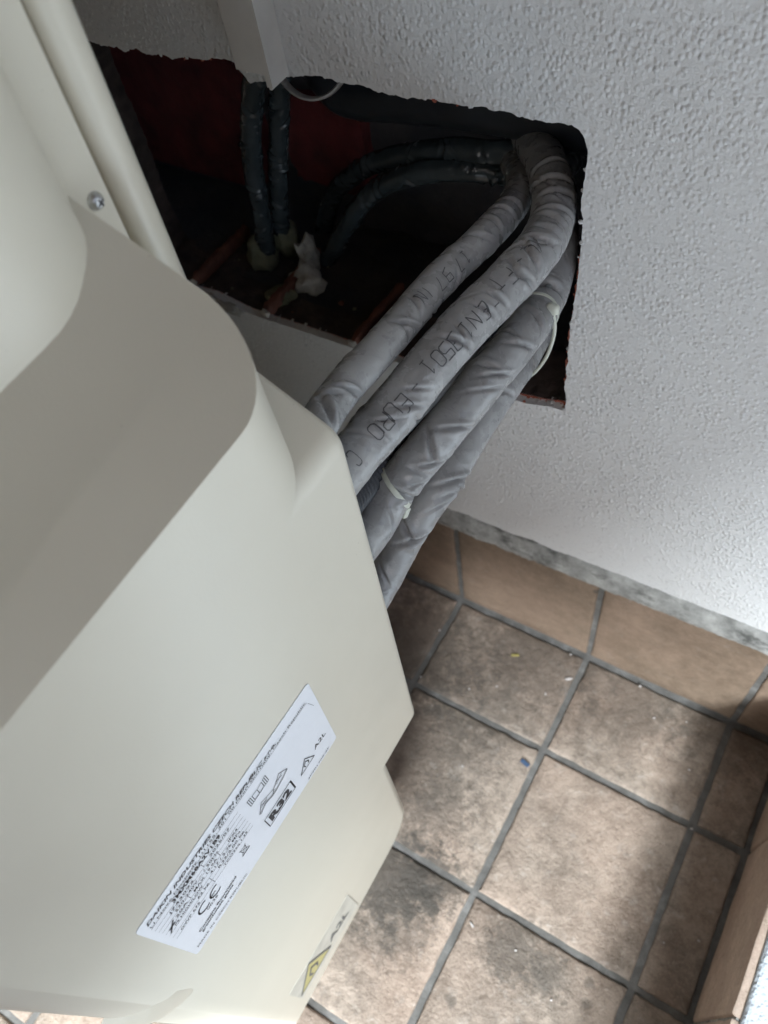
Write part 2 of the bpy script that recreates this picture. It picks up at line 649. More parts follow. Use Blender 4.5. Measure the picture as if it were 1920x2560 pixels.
# crumbs of plaster and brick clinging to the broken rim
for (nm, mt_, cond, cnt, sd) in (('crumbled_plaster', M_STUCCO, lambda x, z: z > .55 or (x > .085), 80, 5), ('brick_chips', M_BRICK, lambda x, z: (.0 < x < .07 and z > .55) or (x > .088 and z < .49) or (-.18 < x < -.13 and z > .55) or (x > .06 and z < .38), 46, 6)):
    bm = bmesh.new()
    rr_ = random.Random(sd)
    cand = [(i, p) for i, p in enumerate(hole) if cond(*p)]
    for _ in range(cnt):
        i, p = rr_.choice(cand)
        r_ = rr_.uniform(.0005, .0017) * (1 if nm[0] == 'c' else .9)
        a_, b_ = Vector(hole[i - 3]), Vector(hole[(i + 3) % nh])
        d_ = (b_ - a_).normalized()
        q_ = Vector((p[0] + d_.y * rr_.uniform(-.0004, .0012), YW + rr_.uniform(.0006, .008), p[1] - d_.x * rr_.uniform(-.0004, .0012)))
        g_ = bmesh.ops.create_icosphere(bm, subdivisions=1, radius=1)
        for v_ in g_['verts']:
            k_ = 1 + .6 * noise.noise(v_.co * 2 + Vector((_ * 3.1, 0, 0)))
            v_.co = Vector((v_.co.x * r_ * k_ * 1.3, v_.co.y * r_ * k_, v_.co.z * r_ * k_ * .9)) + q_
    bm_obj(nm, bm, mt_, wall, 25)
# floor dirt inside the opening
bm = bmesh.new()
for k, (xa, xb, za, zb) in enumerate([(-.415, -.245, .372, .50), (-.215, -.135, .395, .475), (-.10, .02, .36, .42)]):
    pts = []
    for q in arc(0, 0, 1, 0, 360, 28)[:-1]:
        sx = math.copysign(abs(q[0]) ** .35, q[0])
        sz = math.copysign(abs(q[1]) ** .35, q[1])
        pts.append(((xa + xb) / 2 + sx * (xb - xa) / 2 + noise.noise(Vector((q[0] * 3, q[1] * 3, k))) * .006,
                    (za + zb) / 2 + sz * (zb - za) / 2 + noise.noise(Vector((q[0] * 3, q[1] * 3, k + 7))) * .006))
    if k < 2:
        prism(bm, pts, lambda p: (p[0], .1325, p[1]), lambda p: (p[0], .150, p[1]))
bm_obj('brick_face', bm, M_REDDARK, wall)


def lump(name, loc, r, mat, parent, seed, sub=3, squash=(1, 1, 1), rough=.35):
    bm = bmesh.new()
    bmesh.ops.create_icosphere(bm, subdivisions=sub, radius=1)
    for v_ in bm.verts:
        k = 1 + rough * noise.noise(v_.co * 1.6 + Vector((seed, 0, 0))) + rough * .6 * noise.noise(v_.co * 4 + Vector((0, seed, 0)))
        v_.co = Vector((v_.co.x * r * k * squash[0], v_.co.y * r * k * squash[1], v_.co.z * r * k * squash[2])) + Vector(loc)
    return bm_obj(name, bm, mat, parent, 60)


M_PUTTY = mat_mortar('old_putty', (.10, .11, .07), (.22, .22, .15))
lump('mortar_lump', (-0.208, 0.060, .372), .014, M_PUTTY, wall, 1, squash=(1, 1, 1.3))
lump('mortar_lump', (-0.192, 0.076, .380), .012, M_PUTTY, wall, 2, squash=(1, 1, 1.4))
lump('mortar_lump', (-0.166, 0.070, .372), .011, M_LUMP, wall, 3, squash=(.8, .9, 1.7), rough=.6)
lump('mortar_lump', (-0.157, 0.052, .364), .013, M_LUMP, wall, 4, squash=(1.1, .9, .9), rough=.6)
lump('mortar_lump', (-0.170, 0.030, .362), .010, M_PUTTY, wall, 5, squash=(1.2, 1, .5), rough=.5)
lump('mortar_lump', (-0.213, 0.004, .3545), .009, M_LUMP, wall, 6, squash=(2.0, .5, .5), rough=.6)
lump('mortar_lump', (-0.232, 0.005, .3575), .008, M_LUMP, wall, 8, squash=(1.6, .5, .5), rough=.6)
for k in range(11):
    lump('mortar_crumb', (rnd.uniform(-.25, -.02), rnd.uniform(.012, .09), .3605), rnd.uniform(.0010, .0028), M_PUTTY if k % 3 else M_RIB, wall, k + 10, 1, (1, 1, .6))


def rib(x, y0_, y1_, wd, ht, seed, tilt=0.0):
    bm = bmesh.new()
    n = 26
    rings = []
    for i in range(n + 1):
        t = i / n
        y_ = y0_ + (y1_ - y0_) * t
        s = min(1, .55 + t * 6)
        ring = []
        for j in range(12):
            a = 2 * math.pi * j / 12
            cxx, czz = math.cos(a), math.sin(a)
            cxx = math.copysign(abs(cxx) ** .6, cxx)
            czz = math.copysign(abs(czz) ** .6, czz)
            k = 1 + .28 * noise.noise(Vector((a * 1.3, y_ * 160, seed))) + .15 * noise.noise(Vector((a * 4, y_ * 420, seed)))
            ring.append(bm.verts.new((x + tilt * t + cxx * wd * k * s / 2, y_ + .002 * noise.noise(Vector((a * 2, seed, i * .1))), .3595 + ht / 2 + czz * ht / 2 * k * s)))
        rings.append(ring)
    for i in range(n):
        for j in range(12):
            bm.faces.new((rings[i][j], rings[i + 1][j], rings[i + 1][(j + 1) % 12], rings[i][(j + 1) % 12]))
    bm.faces.new(rings[0])
    bm.faces.new(rings[-1][::-1])
    bm_obj('brick_rib', bm, M_RIB, wall, 50)
    lump('mortar_tip', (x, y0_ - .0005, .3595 + ht * .5), wd * .48, M_LUMP, wall, seed + 3, 2, (1, .5, .9), .5)


rib(-.167, .004, .085, .0085, .011, 1)
rib(-.081, .004, .075, .0065, .010, 2, .004)
rib(-.072, .006, .07, .004, .008, 3, .003)
rib(-.249, .010, .085, .0075, .012, 4, .003)

# white pipe end peeping out under the upper lip
ring = thing('waste_pipe', (-.088, .045, .58), 'white plastic pipe end peeking out under the upper lip of the wall opening', 'pipe')
bm = bmesh.new()
axis = Vector((0.10, -.80, .45)).normalized()
ux = axis.orthogonal().normalized()
uy = axis.cross(ux)
cen = Vector((-.089, .031, .5775))
prof = [(.0262, -.004), (.0265, 0), (.0255, .0010), (.0245, 0), (.0238, -.004), (.0262, -.004)]
rows = []
for (rr_, h_) in prof:
    rows.append([bm.verts.new(cen + axis * h_ + (ux * math.cos(2 * math.pi * k / 48) + uy * math.sin(2 * math.pi * k / 48)) * rr_) for k in range(48)])
for a_, b_ in zip(rows[:-1], rows[1:]):
    for k in range(48):
        bm.faces.new((a_[k], a_[(k + 1) % 48], b_[(k + 1) % 48], b_[k]))
bm_obj('pipe_end', bm, simple_mat('old_pvc', (.34, .33, .32), .5, .2, 80), ring, 40)

# ---------------------------------------------------------------- skirting on the rear wall


def skirt_top(x):
    return .152 + max(0, (x + .0)) * .040


bm_list = []
sk_edges = [(-.60, -.45), (-.45, -.30), (-.30, -.15), (-.15, -.0005), (-.0005, .1495), (.1495, .3005), (.3005, .358)]
for i, (xa, xb) in enumerate(sk_edges):
    bm = bmesh.new()
    bm.verts.layers.float.new('tint')
    zt = .152 + max(0, (xa + xb) / 2) * .040
    rough_tile(bm, xa + G * .42, xb - G * .42, .0045, zt, 0.0, 300 + i, 'y', 16, .0055)
    # follow the sloping top
    for v_ in bm.verts:
        v_.co.z += (skirt_top(v_.co.x) - zt) * (v_.co.z / zt)
        v_.co.y *= 1
    bm_obj('skirting_tile', bm, M_SKTILE, wall, 40)
bm = bmesh.new()
box(bm, -.62, .358, .0024, .0056, -.01, .150)
bm_obj('skirting_joint', bm, M_GROUT, wall)
# crumbly mortar bead on top of the skirting
bm = bmesh.new()
n = 420
rows = []
for i in range(n + 1):
    x_ = -.62 + (.978) * i / n
    zt = skirt_top(x_)
    nz = noise.noise(Vector((x_ * 60, 1, 0))) * .0022 + noise.noise(Vector((x_ * 220, 5, 0))) * .0012
    nt_ = noise.noise(Vector((x_ * 45, 8, 3))) * .0016 + noise.noise(Vector((x_ * 260, 8, 3))) * .0008
    row = [(x_, .004, zt - .004), (x_, -.0006 + nz * .2, zt - .0036 + nz), (x_, -.0014, zt - .0005 + nz * .5), (x_, -.0002 + nt_ * .3, zt + .0065), (x_, .0030, zt + .0150 + nt_), (x_, .0048, zt + .0190 + nt_ * 1.3), (x_, YW + .001, zt + .0205 + nt_ * 1.8)]
    rows.append([bm.verts.new(Vector(q) + Vector((0, noise.noise(Vector(q) * 300) * .0006, 0))) for q in row])
for a_, b_ in zip(rows[:-1], rows[1:]):
    for k in range(6):
        bm.faces.new((a_[k], b_[k], b_[k + 1], a_[k + 1]))
bm_obj('mortar_bead', bm, M_MORT, wall, 60)

# ---------------------------------------------------------------- kerb at the balcony edge
M_KERBW = mat_stucco('kerb_stucco', (.44, .475, .51))  # bluish base colour puts the blue glare on the right into the paint
kerb = thing('balcony_kerb', (XK, -1.8, 0), 'low white plastered kerb with beige skirting tiles along the balcony edge', 'kerb')
KH = .150
yks = [(.004, Y1)] + [(Y1 - T * i, Y1 - T * (i + 1)) for i in range(22)]
for i, (a_, b_) in enumerate(yks):
    bm = bmesh.new()
    bm.verts.layers.float.new('tint')
    rough_tile(bm, b_ + (.0014 if i != 2 else .0044), a_ - (.0014 if i != 1 else .001), .003, KH, XK, 500 + i, 'x', 12 if i < 6 else 3, .006)
    bm_obj('skirting_tile', bm, M_KTILE, kerb, 40)
bm = bmesh.new()
box(bm, XK + .003, XK + .0058, -3.6, .004, -.01, KH - .001)
bm_obj('skirting_joint', bm, M_MORT, kerb)
bm = bmesh.new()
v8 = box(bm, XK + .0058, XK + .75, -3.6, .0055, -.3, KH + .004)
kb = bm_obj('kerb_body', bm, M_KERBW, kerb)
bev(kb, .004, 3)

# ---------------------------------------------------------------- unseen balcony enclosure, with added pieces that block light (structure)
bm = bmesh.new()
box(bm, -1.3, 1.07, -2.04, .3, 1.60, 1.8)  # unseen ceiling; low height, edges and brown colour shape the light
tag(bm_obj('ceiling', bm, M_CEIL), kind='structure')
bm = bmesh.new()
box(bm, -1.3, -1.1, -3.8, .3, -.1, 1.599)
box(bm, -1.3, 1.0, -4.0, -3.801, -.1, 2.2)  # end wall added out of view to block low sky light
tag(bm_obj('house_wall', bm, M_HOUSE), kind='structure')
bm = bmesh.new()
box(bm, -200, 200, -200, 200, -6.2, -6.0)
# unseen bank added beyond the balcony to block low sky light
bk = [(2.6, -6.01), (4.2, -1.0), (4.8, 1.6), (5.6, 3.1), (8, 4.4), (40, 4.6), (40, -6.01)]
prism(bm, bk, lambda p: (p[0], -40, p[1]), lambda p: (p[0], 30, p[1]))
tag(bm_obj('ground', bm, simple_mat('ground_earth', (.10, .085, .06), .95, .3, .3)), kind='structure')

# ---------------------------------------------------------------- outdoor unit
unit = thing('outdoor_unit', (-.35, -.31, 0), 'cream outdoor air-conditioning unit standing in front of the wall opening', 'air conditioner')
body = [(-.80, -.187), (-.0105, -.187), (-.0105, -.1985), (-.004, -.2006), (0, -.2022), (0, -.210), (.0004, -.2145), (.0018, -.2180), (.0042, -.2205), (.0070, -.2224), (.0100, -.2243), (.0130, -.2266), (.0158, -.2300), (.0183, -.2345), (.0207, -.240), (.0228, -.2455), (.0243, -.2515), (.0252, -.258), (.0255, -.266), (.0255, -.40)]
body += [(x_, y_) for x_, y_ in arc(.0075, -.418, .018, 0, -90, 8)] + [(-.80, -.436)]
bm = bmesh.new()
prism(bm, body, lambda p: (p[0], p[1], .055), lambda p: (p[0], p[1], .790))
cas = bm_obj('casing', bm, M_METAL_CREAM, unit, 50)
# rounded rear post
bm = bmesh.new()
post = [(-.0105, -.1845), (-.0105, -.1990), (-.0030, -.2000), (-.0010, -.2003), (.0016, -.1996), (.0036, -.1980), (.0046, -.1955), (.0047, -.1925), (.0040, -.1895), (.0022, -.1868), (-.001, -.1850), (-.004, -.1845)]
prism(bm, post, lambda p: (p[0], p[1], .055), lambda p: (p[0], p[1], .792))
bm_obj('rear_post', bm, M_METAL_CREAM, unit, 50)

# side cover: profile in (y,z) pushed out along X, rim rounded, top cut by the sloping plane
XS = .075
BW = .033


def side_cover():
    prof = [(-.440, .049), (-.276, .049)] + arc(-.276, .049 + .040, .040, -90, 0, 10)[1:] + [(-.236, .236), (-.213, .262)] + [(-.213, .535 + .01 * k) for k in range(9)] + [(-.213, .72), (-.440, .72)]
    bm = bmesh.new()
    lay = bm.edges.layers.float.new('bevel_weight_edge')
    a, b_, side = prism(bm, prof, lambda p: (-.002, p[0], p[1]), lambda p: (XS, p[0], p[1]))
    n = len(prof)
    for i in range(n):
        e = bm.edges.get((b_[i], b_[(i + 1) % n]))
        (ya_, za_), (yb_, zb_) = prof[i], prof[(i + 1) % n]
        if za_ > .7 and zb_ > .7:
            wgt = 0
        elif abs(ya_ + .44) < 1e-6 and abs(yb_ + .44) < 1e-6:
            wgt = .020 / BW
        elif abs(za_ - .049) < 1e-6 and abs(zb_ - .049) < 1e-6:
            wgt = .012 / BW
        elif zb_ < .24:
            wgt = .012 / BW
        elif zb_ < .27:
            wgt = .018 / BW
        elif zb_ < .54:
            wgt = .82
        elif zb_ < .62:
            wgt = .82 + .18 * ((za_ + zb_) / 2 - .535) / .08
        else:
            wgt = 1
        e[lay] = wgt
    bmesh.ops.recalc_face_normals(bm, faces=bm.faces)
    me = bpy.data.meshes.new('side_cover')
    bm.to_mesh(me)
    bm.free()
    o = link_obj('side_cover', me, None, None)
    md = o.modifiers.new('b', 'BEVEL')
    md.width = BW
    md.segments = 12
    md.use_clamp_overlap = False
    md.limit_method = 'WEIGHT'
    evaluated(o)
    bm = bmesh.new()
    bm.from_mesh(o.data)
    for v_ in bm.verts:           # the back wall leans forward towards the side panel
        if v_.co.y > -.27 and v_.co.z > .262:
            v_.co.y -= max(0, .045 - v_.co.x) * .15 * min(1, (v_.co.y + .27) / .05)
    bmesh.ops.remove_doubles(bm, verts=bm.verts, dist=1e-5)
    nrm = Vector((.79, 0, 1)).normalized()
    g = bmesh.ops.bisect_plane(bm, geom=bm.verts[:] + bm.edges[:] + bm.faces[:], plane_co=(XS, 0, .615), plane_no=nrm, clear_outer=True)
    es = [e for e in g['geom_cut'] if isinstance(e, bmesh.types.BMEdge)]
    bmesh.ops.contextual_create(bm, geom=es)
    bmesh.ops.recalc_face_normals(bm, faces=bm.faces)
    bm.to_mesh(o.data)
    bm.free()
    md = o.modifiers.new('b', 'BEVEL')
    md.width = .0022
    md.segments = 4
    md.limit_method = 'ANGLE'
    md.angle_limit = R(32)
    evaluated(o)
    o.data.materials.append(M_PLASTIC)
    for pl in o.data.polygons:
        pl.use_smooth = True
    wn = o.modifiers.new('wn', 'WEIGHTED_NORMAL')
    wn.keep_sharp = False
    wn.weight = 80
    o.parent = unit
    o.matrix_parent_inverse = Matrix.Translation(-unit.location)
    return o


cover = side_cover()

def ridge():
    bm = bmesh.new()
    pts = [Vector(q) for q in ((.075, -.4145, .325), (.075, -.4185, .345), (.0748, -.4235, .362), (.0738, -.4295, .378), (.0700, -.4350, .392), (.0640, -.4400, .405))]
    fine = []
    for a_, b_ in zip(pts[:-1], pts[1:]):
        for k in range(8):
            fine.append(a_.lerp(b_, k / 8))
    rows = []
    n_ = len(fine)
    for i, c in enumerate(fine):
        t = (fine[min(i + 1, n_ - 1)] - fine[max(i - 1, 0)]).normalized()
        sd = Vector((1, 0, 0)).cross(t).normalized()
        f = min(1, i / 16)
        w_ = .0015 + .0075 * f
        h_ = .0008 * f
        row = []
        for k in range(13):
            u = -1 + 2 * k / 12
            prof_ = max(0, (1 - abs(u) ** 2.2)) if u > -.2 else max(0, 1 - abs((u + .2) / .8) ** 1.4)
            row.append(bm.verts.new(c + sd * u * w_ + Vector((h_ * prof_ - .0003, 0, 0))))
        rows.append(row)
    for a_, b_ in zip(rows[:-1], rows[1:]):
        for k in range(12):
            bm.faces.new((a_[k], a_[k + 1], b_[k + 1], b_[k]))
    return bm_obj('moulded_ridge', bm, M_PLASTIC, unit, 180)


ridge()

# pipe duct: lower wing of the cover that reaches back towards the wall
XF = .0753
sF, zF = .62, .5600
zt0 = zF + sF * XF
a_s = math.degrees(math.atan(sF))
fr = .015
# fillet between vertical face (x=XF) and slope: angle between normals a = 90 - a_s
dirn = Vector((-1, sF)).normalized()
tl = fr * math.tan(R((90 - a_s) / 2))
cxf, czf = XF - fr, zF - tl
fil = [(cxf + fr * math.cos(R(t)), czf + fr * math.sin(R(t))) for t in [i * (90 - a_s) / 10 for i in range(11)]]
prof = [(-.002, .225), (XF, .225)] + fil + [(-.002, zt0)]
bm = bmesh.new()
lay = bm.edges.layers.float.new('bevel_weight_edge')
a, b_, side = prism(bm, prof, lambda p: (p[0], -.262, p[1]), lambda p: (p[0], -.1955, p[1]))
n = len(prof)
for i in range(1, n - 1):
    e = bm.edges.get((b_[i], b_[(i + 1) % n]))
    e[lay] = 1
bmesh.ops.recalc_face_normals(bm, faces=bm.faces)
me = bpy.data.meshes.new('pipe_duct')
bm.to_mesh(me)
bm.free()
for v_ in me.vertices:
    if v_.co.y < -.26:
        v_.co.x -= .0004
duct = link_obj('pipe_duct', me, None, None)
md = duct.modifiers.new('b', 'BEVEL')
md.width = .007
md.segments = 6
md.use_clamp_overlap = False
md.limit_method = 'WEIGHT'
evaluated(duct)
bm = bmesh.new()
bm.from_mesh(duct.data)
bmesh.ops.delete(bm, geom=[f for f in bm.faces if all(abs(v_.co.y + .1955) < 1e-4 for v_ in f.verts) or all(abs(v_.co.y + .262) < 1e-3 for v_ in f.verts)], context='FACES')
bm.to_mesh(duct.data)
bm.free()
md = duct.modifiers.new('s', 'SOLIDIFY')
md.thickness = .0016
md.offset = -1
duct.data.materials.append(M_PLASTIC)
for pl in duct.data.polygons:
    pl.use_smooth = True
duct.data.set_sharp_from_angle(angle=R(50))
wn = duct.modifiers.new('wn', 'WEIGHTED_NORMAL')
wn.keep_sharp = True
wn.weight = 90
duct.parent = unit
duct.matrix_parent_inverse = Matrix.Translation(-unit.location)

# screw on the side panel
bm = bmesh.new()
pr = [(0, .0030), (.0012, .0029), (.0024, .0022), (.0031, .0010), (.0033, 0)]
sc0 = Vector((0, -.2088, .6618))
rows = []
for (rr_, h_) in pr[1:]:
    rows.append([bm.verts.new(sc0 + Vector((h_, rr_ * math.cos(k * math.pi / 12), rr_ * math.sin(k * math.pi / 12)))) for k in range(24)])
top = bm.verts.new(sc0 + Vector((.0024, 0, 0)))
for k in range(24):
    bm.faces.new((top, rows[0][k], rows[0][(k + 1) % 24]))
for a_, b_ in zip(rows[:-1], rows[1:]):
    for k in range(24):
        bm.faces.new((a_[k], b_[k], b_[(k + 1) % 24], a_[(k + 1) % 24]))
scr = bm_obj('screw', bm, M_STEEL, unit, 60)
bm = bmesh.new()
for ang in (20, 110):
    d = Vector((0, math.cos(R(ang)), math.sin(R(ang))))
    e = Vector((0, -d.z, d.y))
    q = [sc0 + Vector((.00312, 0, 0)) + d * s1 * .0016 + e * s2 * .0003 for s1, s2 in ((-1, -1), (1, -1), (1, 1), (-1, 1))]
    bm.faces.new([bm.verts.new(x_) for x_ in q])
o = bm_obj('screw_slot', bm, M_INK, scr)
o.matrix_parent_inverse = (Matrix.Translation(unit.location) @ Matrix.Translation(-unit.location)).inverted()

# feet and front grille (not in view from the photo's side)
for x_ in (-.70, -.10):
    bm = bmesh.new()
    box(bm, x_ - .03, x_ + .03, -.43, -.20, 0.001, .054)
    ft = bm_obj('foot', bm, M_RUBBER, unit)
    bev(ft, .004)
bm = bmesh.new()
for k in range(14):
    rr_ = .02 + k * .018
    bmesh.ops.create_cone(bm, cap_ends=False, segments=64, radius1=rr_, radius2=rr_, depth=.006,
                          matrix=Matrix.Translation((-.42, -.441, .42)) @ Matrix.Rotation(R(90), 4, 'X'))
gr = bm_obj('fan_grille', bm, M_GRILL, unit)
sd = gr.modifiers.new('s', 'SOLIDIFY')
sd.thickness = .002


# ---------------------------------------------------------------- printed labels
XL = XS + .0005
LO = Vector((-.3995, .4525))
LU = Vector((-.2685, .4425)) - LO
LV = Vector((-.4000, .3670)) - LO


def text_mesh(bm, s, p0, p1, h, x=XL + .00022, bold=0.0, shear=0.0, mirror=False):
    """lettering laid on the side panel: reading direction p0->p1 in (y,z), letter height h"""
    cu = bpy.data.curves.new('t', 'FONT')
    cu.body = s
    cu.size = 1
    cu.offset = bold
    cu.shear = shear
    cu.resolution_u = 2
    ob = bpy.data.objects.new('t', cu)
    col.objects.link(ob)
    bpy.context.view_layer.update()
    me = bpy.data.meshes.new_from_object(ob.evaluated_get(bpy.context.evaluated_depsgraph_get()))
    bpy.data.objects.remove(ob)
    bpy.data.curves.remove(cu)
    if not me.vertices:
        return
    xs_ = [v_.co.x for v_ in me.vertices]
    x0_, w_ = min(xs_), max(xs_) - min(xs_)
    p0, p1 = Vector(p0), Vector(p1)
    d = p1 - p0
    up = Vector((0, 1))
    base = len(bm.verts)
    vs_ = []
    for v_ in me.vertices:
        q = p0 + d * ((v_.co.x - x0_) / w_) + up * (v_.co.y / .70 * h)
        vs_.append(bm.verts.new((x, q.x, q.y)))
    for pl in me.polygons:
        try:
            bm.faces.new([vs_[i] for i in pl.vertices])
        except ValueError:
            pass
    bpy.data.meshes.remove(me)


def stroke(bm, pts, wd, x=XL + .00022, closed=False):
    pts = [Vector(p) for p in pts]
    seg = list(zip(pts, pts[1:] + pts[:1])) if closed else list(zip(pts[:-1], pts[1:]))
    for a_, b_ in seg:
        d = (b_ - a_).normalized()
        nn = Vector((-d.y, d.x)) * wd / 2
        a2, b2 = a_ - d * wd * .3, b_ + d * wd * .3
        bm.faces.new([bm.verts.new((x, q.x, q.y)) for q in (a2 - nn, b2 - nn, b2 + nn, a2 + nn)])


bm = bmesh.new()


def lab(u, v):
    q = LO + LU * u + LV * v
    return (q.x, q.y)


rc = []
for (cu_, cv_, a0) in ((.02, .03, 180), (.98, .03, 270), (.98, .97, 0), (.02, .97, 90)):
    for k in range(5):
        aa = R(a0 + k * 22.5)
        rc.append((cu_ + .02 * math.cos(aa), cv_ + .03 * math.sin(aa)))
prism(bm, rc, lambda p: (XS + .0001, *lab(*p)), lambda p: (XL, *lab(*p)))
label_o = bm_obj('rating_label', bm, M_LABEL, unit)
label_o['label'] = 'white printed rating plate'
bm = bmesh.new()
text_mesh(bm, 'DAIKIN INDUSTRIES CZECH REPUBLIC s.r.o.', (-.3955, .4449), (-.3010, .4346), .0029, bold=.022, shear=.3)
text_mesh(bm, 'U Nov\u00e9 Hospody 1/1155, 301 00 Plze\u0148 Skvr\u0148any, Czech Republic', (-.3955, .4402), (-.2760, .4304), .0022, bold=.0)
stroke(bm, [(-.396, .4396), (-.275, .4295)], .00025)
rows_z = [(.4350, .4282), (.4303, .4236), (.4258, .4190), (.4210, .4143), (.4162, .4097), (.4112, .4050), (.4062, .4002)]
for za_, zb_ in rows_z:
    stroke(bm, [(-.396, za_), (-.336, zb_)], .00022)


def rowz(y_, k):
    za_, zb_ = rows_z[k]
    return za_ + (zb_ - za_) * (y_ + .396) / .060


def rowtext(s, ya_, yb_, k, h=.0024, bold=.004):
    text_mesh(bm, s, (ya_, rowz(ya_, k) + .0007), (yb_, rowz(yb_, k) + .0007), h, bold=bold)


rowtext('3MXM68A2V1B9', -.383, -.349, 0, .0034, .03)
rowtext('J743092', -.388, -.371, 1)
rowtext('2025/07', -.359, -.344, 1)
rowtext('220-240V ~ / 50Hz', -.386, -.355, 2)
rowtext('20A', -.388, -.380, 3)
rowtext('MAX 19.9A', -.375, -.358, 3)
rowtext('IPX4', -.349, -.342, 3)
rowtext('PS HIGH/LOW', -.391, -.371, 4)
rowtext('4.17 / 2.76 MPa', -.365, -.342, 4)
rowtext('62 kg', -.377, -.369, 5)
rowtext('R32/2.00 kg', -.361, -.341, 5)
rowtext('GWP 675', -.392, -.378, 6)
rowtext('TCO2eq 1.35', -.359, -.340, 6)
for y_, k in ((-.364, 1), (-.378, 3), (-.356, 3), (-.367, 5), (-.367, 6)):
    stroke(bm, [(y_, rowz(y_, k)), (y_, rowz(y_, k) + .0045)], .00022)
stroke(bm, [(-.3945, .4165), (-.3895, .4235)], .0009)
stroke(bm, [(-.3935, .4200), (-.3900, .4200)], .0011)
# CE mark
c0 = (-.3785, .3975)
stroke(bm, [(c0[0] + .0042 * math.cos(R(t)), c0[1] + .0042 * math.sin(R(t))) for t in range(60, 301, 20)], .0010)
c0 = (-.3700, .3960)
stroke(bm, [(c0[0] + .0042 * math.cos(R(t)), c0[1] + .0042 * math.sin(R(t))) for t in range(60, 301, 20)], .0010)
stroke(bm, [(-.3738, .3960), (-.3706, .3960)], .0009)
text_mesh(bm, '0036', (-.3795, .3895), (-.3715, .3883), .0028)
text_mesh(bm, 'Contains fluorinated', (-.3900, .3822), (-.3600, .3795), .0026, bold=.02)
text_mesh(bm, 'greenhouse gases', (-.3895, .3788), (-.3640, .3766), .0026, bold=.02)
text_mesh(bm, 'MADE IN CZECH REPUBLIC', (-.3965, .3722), (-.3560, .3668), .0023)
# wheelie bin
bb = (-.3475, .3925)
stroke(bm, [(bb[0] - .0020, bb[1] + .0025), (bb[0] + .0020, bb[1] + .0023), (bb[0] + .0014, bb[1] - .0025), (bb[0] - .0014, bb[1] - .0024)], .0003, closed=True)
stroke(bm, [(bb[0] - .0026, bb[1] + .0034), (bb[0] + .0026, bb[1] - .0034)], .0003)
stroke(bm, [(bb[0] - .0026, bb[1] - .0034), (bb[0] + .0026, bb[1] + .0034)], .0003)
stroke(bm, [(bb[0] - .0028, bb[1] - .0044), (bb[0] + .0028, bb[1] - .0046)], .0009)
# manual icon: open book with leaves
o_ = Vector((-.330, .417))
U_ = Vector((.0150, -.0010))
V_ = Vector((0, .0080))
P_ = lambda u, v: tuple(o_ + U_ * u + V_ * v)
for q in ([(.0, 0), (0, 1)], [(0, 1), (.16, .93)], [(.08, 0), (.08, .96)], [(.16, 0), (.16, .93)], [(0, 0), (.16, 0)],
          [(.24, .85), (.24, .12), (.5, .02), (.76, .12), (.76, .85), (.5, .76), (.24, .85)], [(.5, .02), (.5, .76)],
          [(.84, 0), (.84, .93)], [(.92, 0), (.92, .96)], [(1, 0), (1, 1)], [(.84, .93), (1, 1)], [(.84, 0), (1, 0)], [(.16, 0), (.84, 0)]):
    stroke(bm, [P_(*t) for t in q], .00038)
# open manual with tools
o_ = Vector((-.330, .3985))
U_ = Vector((.0260, -.0010))
V_ = Vector((0, .0110))
for q in ([(0, .1), (.18, .85), (.42, .55), (.52, .45), (.62, .55), (.80, 1.0), (1, .42), (.80, .25), (.55, .10), (.45, .10), (.22, .35), (0, .1)],
          [(.03, .0), (.22, .25), (.45, .0), (.56, .0), (.82, .15), (1, .34)], [(.46, .12), (.53, .46)], [(.15, .62), (.30, .40)], [(.12, .45), (.33, .58)],
          [(.66, .72), (.84, .50)], [(.64, .45), (.86, .75)], [(.50, .25), (.56, .30)]):
    stroke(bm, [P_(*t) for t in q], .00042)
# R32 box
stroke(bm, [(-.3305, .3885), (-.3065, .3868), (-.3065, .3740), (-.3305, .3757)], .0006, closed=True)
stroke(bm, [(-.3068, .3868), (-.3068, .3740)], .0010)
text_mesh(bm, 'R32', (-.3280, .3778), (-.3095, .3765), .0078, bold=.05)
# flame triangle + A2L
stroke(bm, [(-.3000, .3760), (-.2870, .3752), (-.2930, .3862)], .00065, closed=True)
stroke(bm, [(-.2950, .3778), (-.2955, .3800), (-.2935, .3828), (-.2915, .3798), (-.2920, .3777)], .0008)
text_mesh(bm, 'A2L', (-.2850, .3790), (-.2740, .3784), .0046)
text_mesh(bm, '3P701708-6F', (-.2980, .3610), (-.2765, .3598), .0022)
stroke(bm, [(-.2745, .4275), (-.2720, .4185)], .00018)
pt = bm_obj('printed_text', bm, M_INK, label_o)
pt.matrix_parent_inverse = Matrix.Identity(4)
pt.matrix_parent_inverse = (Matrix.Translation(unit.location) @ Matrix.Translation(-unit.location))

# refrigerant warning sticker low on the panel
bm = bmesh.new()
q = [(-.4075, .1350), (-.3275, .1250), (-.3275, .0700), (-.4075, .0850)]
prism(bm, q, lambda p: (XS + .0001, *p), lambda p: (XS + .0004, *p))
stk = bm_obj('warning_sticker', bm, M_GREYFILM, unit)
stk['label'] = 'grey film sticker with a yellow flame diamond'
bm = bmesh.new()
tri_o = [(-.4055, .0960), (-.3655, .0895), (-.3835, .1290)]
f_ = bm.faces.new([bm.verts.new((XS + .0006, *p)) for p in tri_o])
yl = bm_obj('flame_triangle', bm, M_YEL, stk)
bm = bmesh.new()
stroke(bm, tri_o, .0018, XS + .0008, True)
stroke(bm, [(-.3885, .0990), (-.3900, .1060), (-.3850, .1150), (-.3800, .1050), (-.3815, .0985)], .0022, XS + .0008)
text_mesh(bm, 'A2L', (-.3630, .0960), (-.3370, .0915), .0120, XS + .0008, bold=.02)
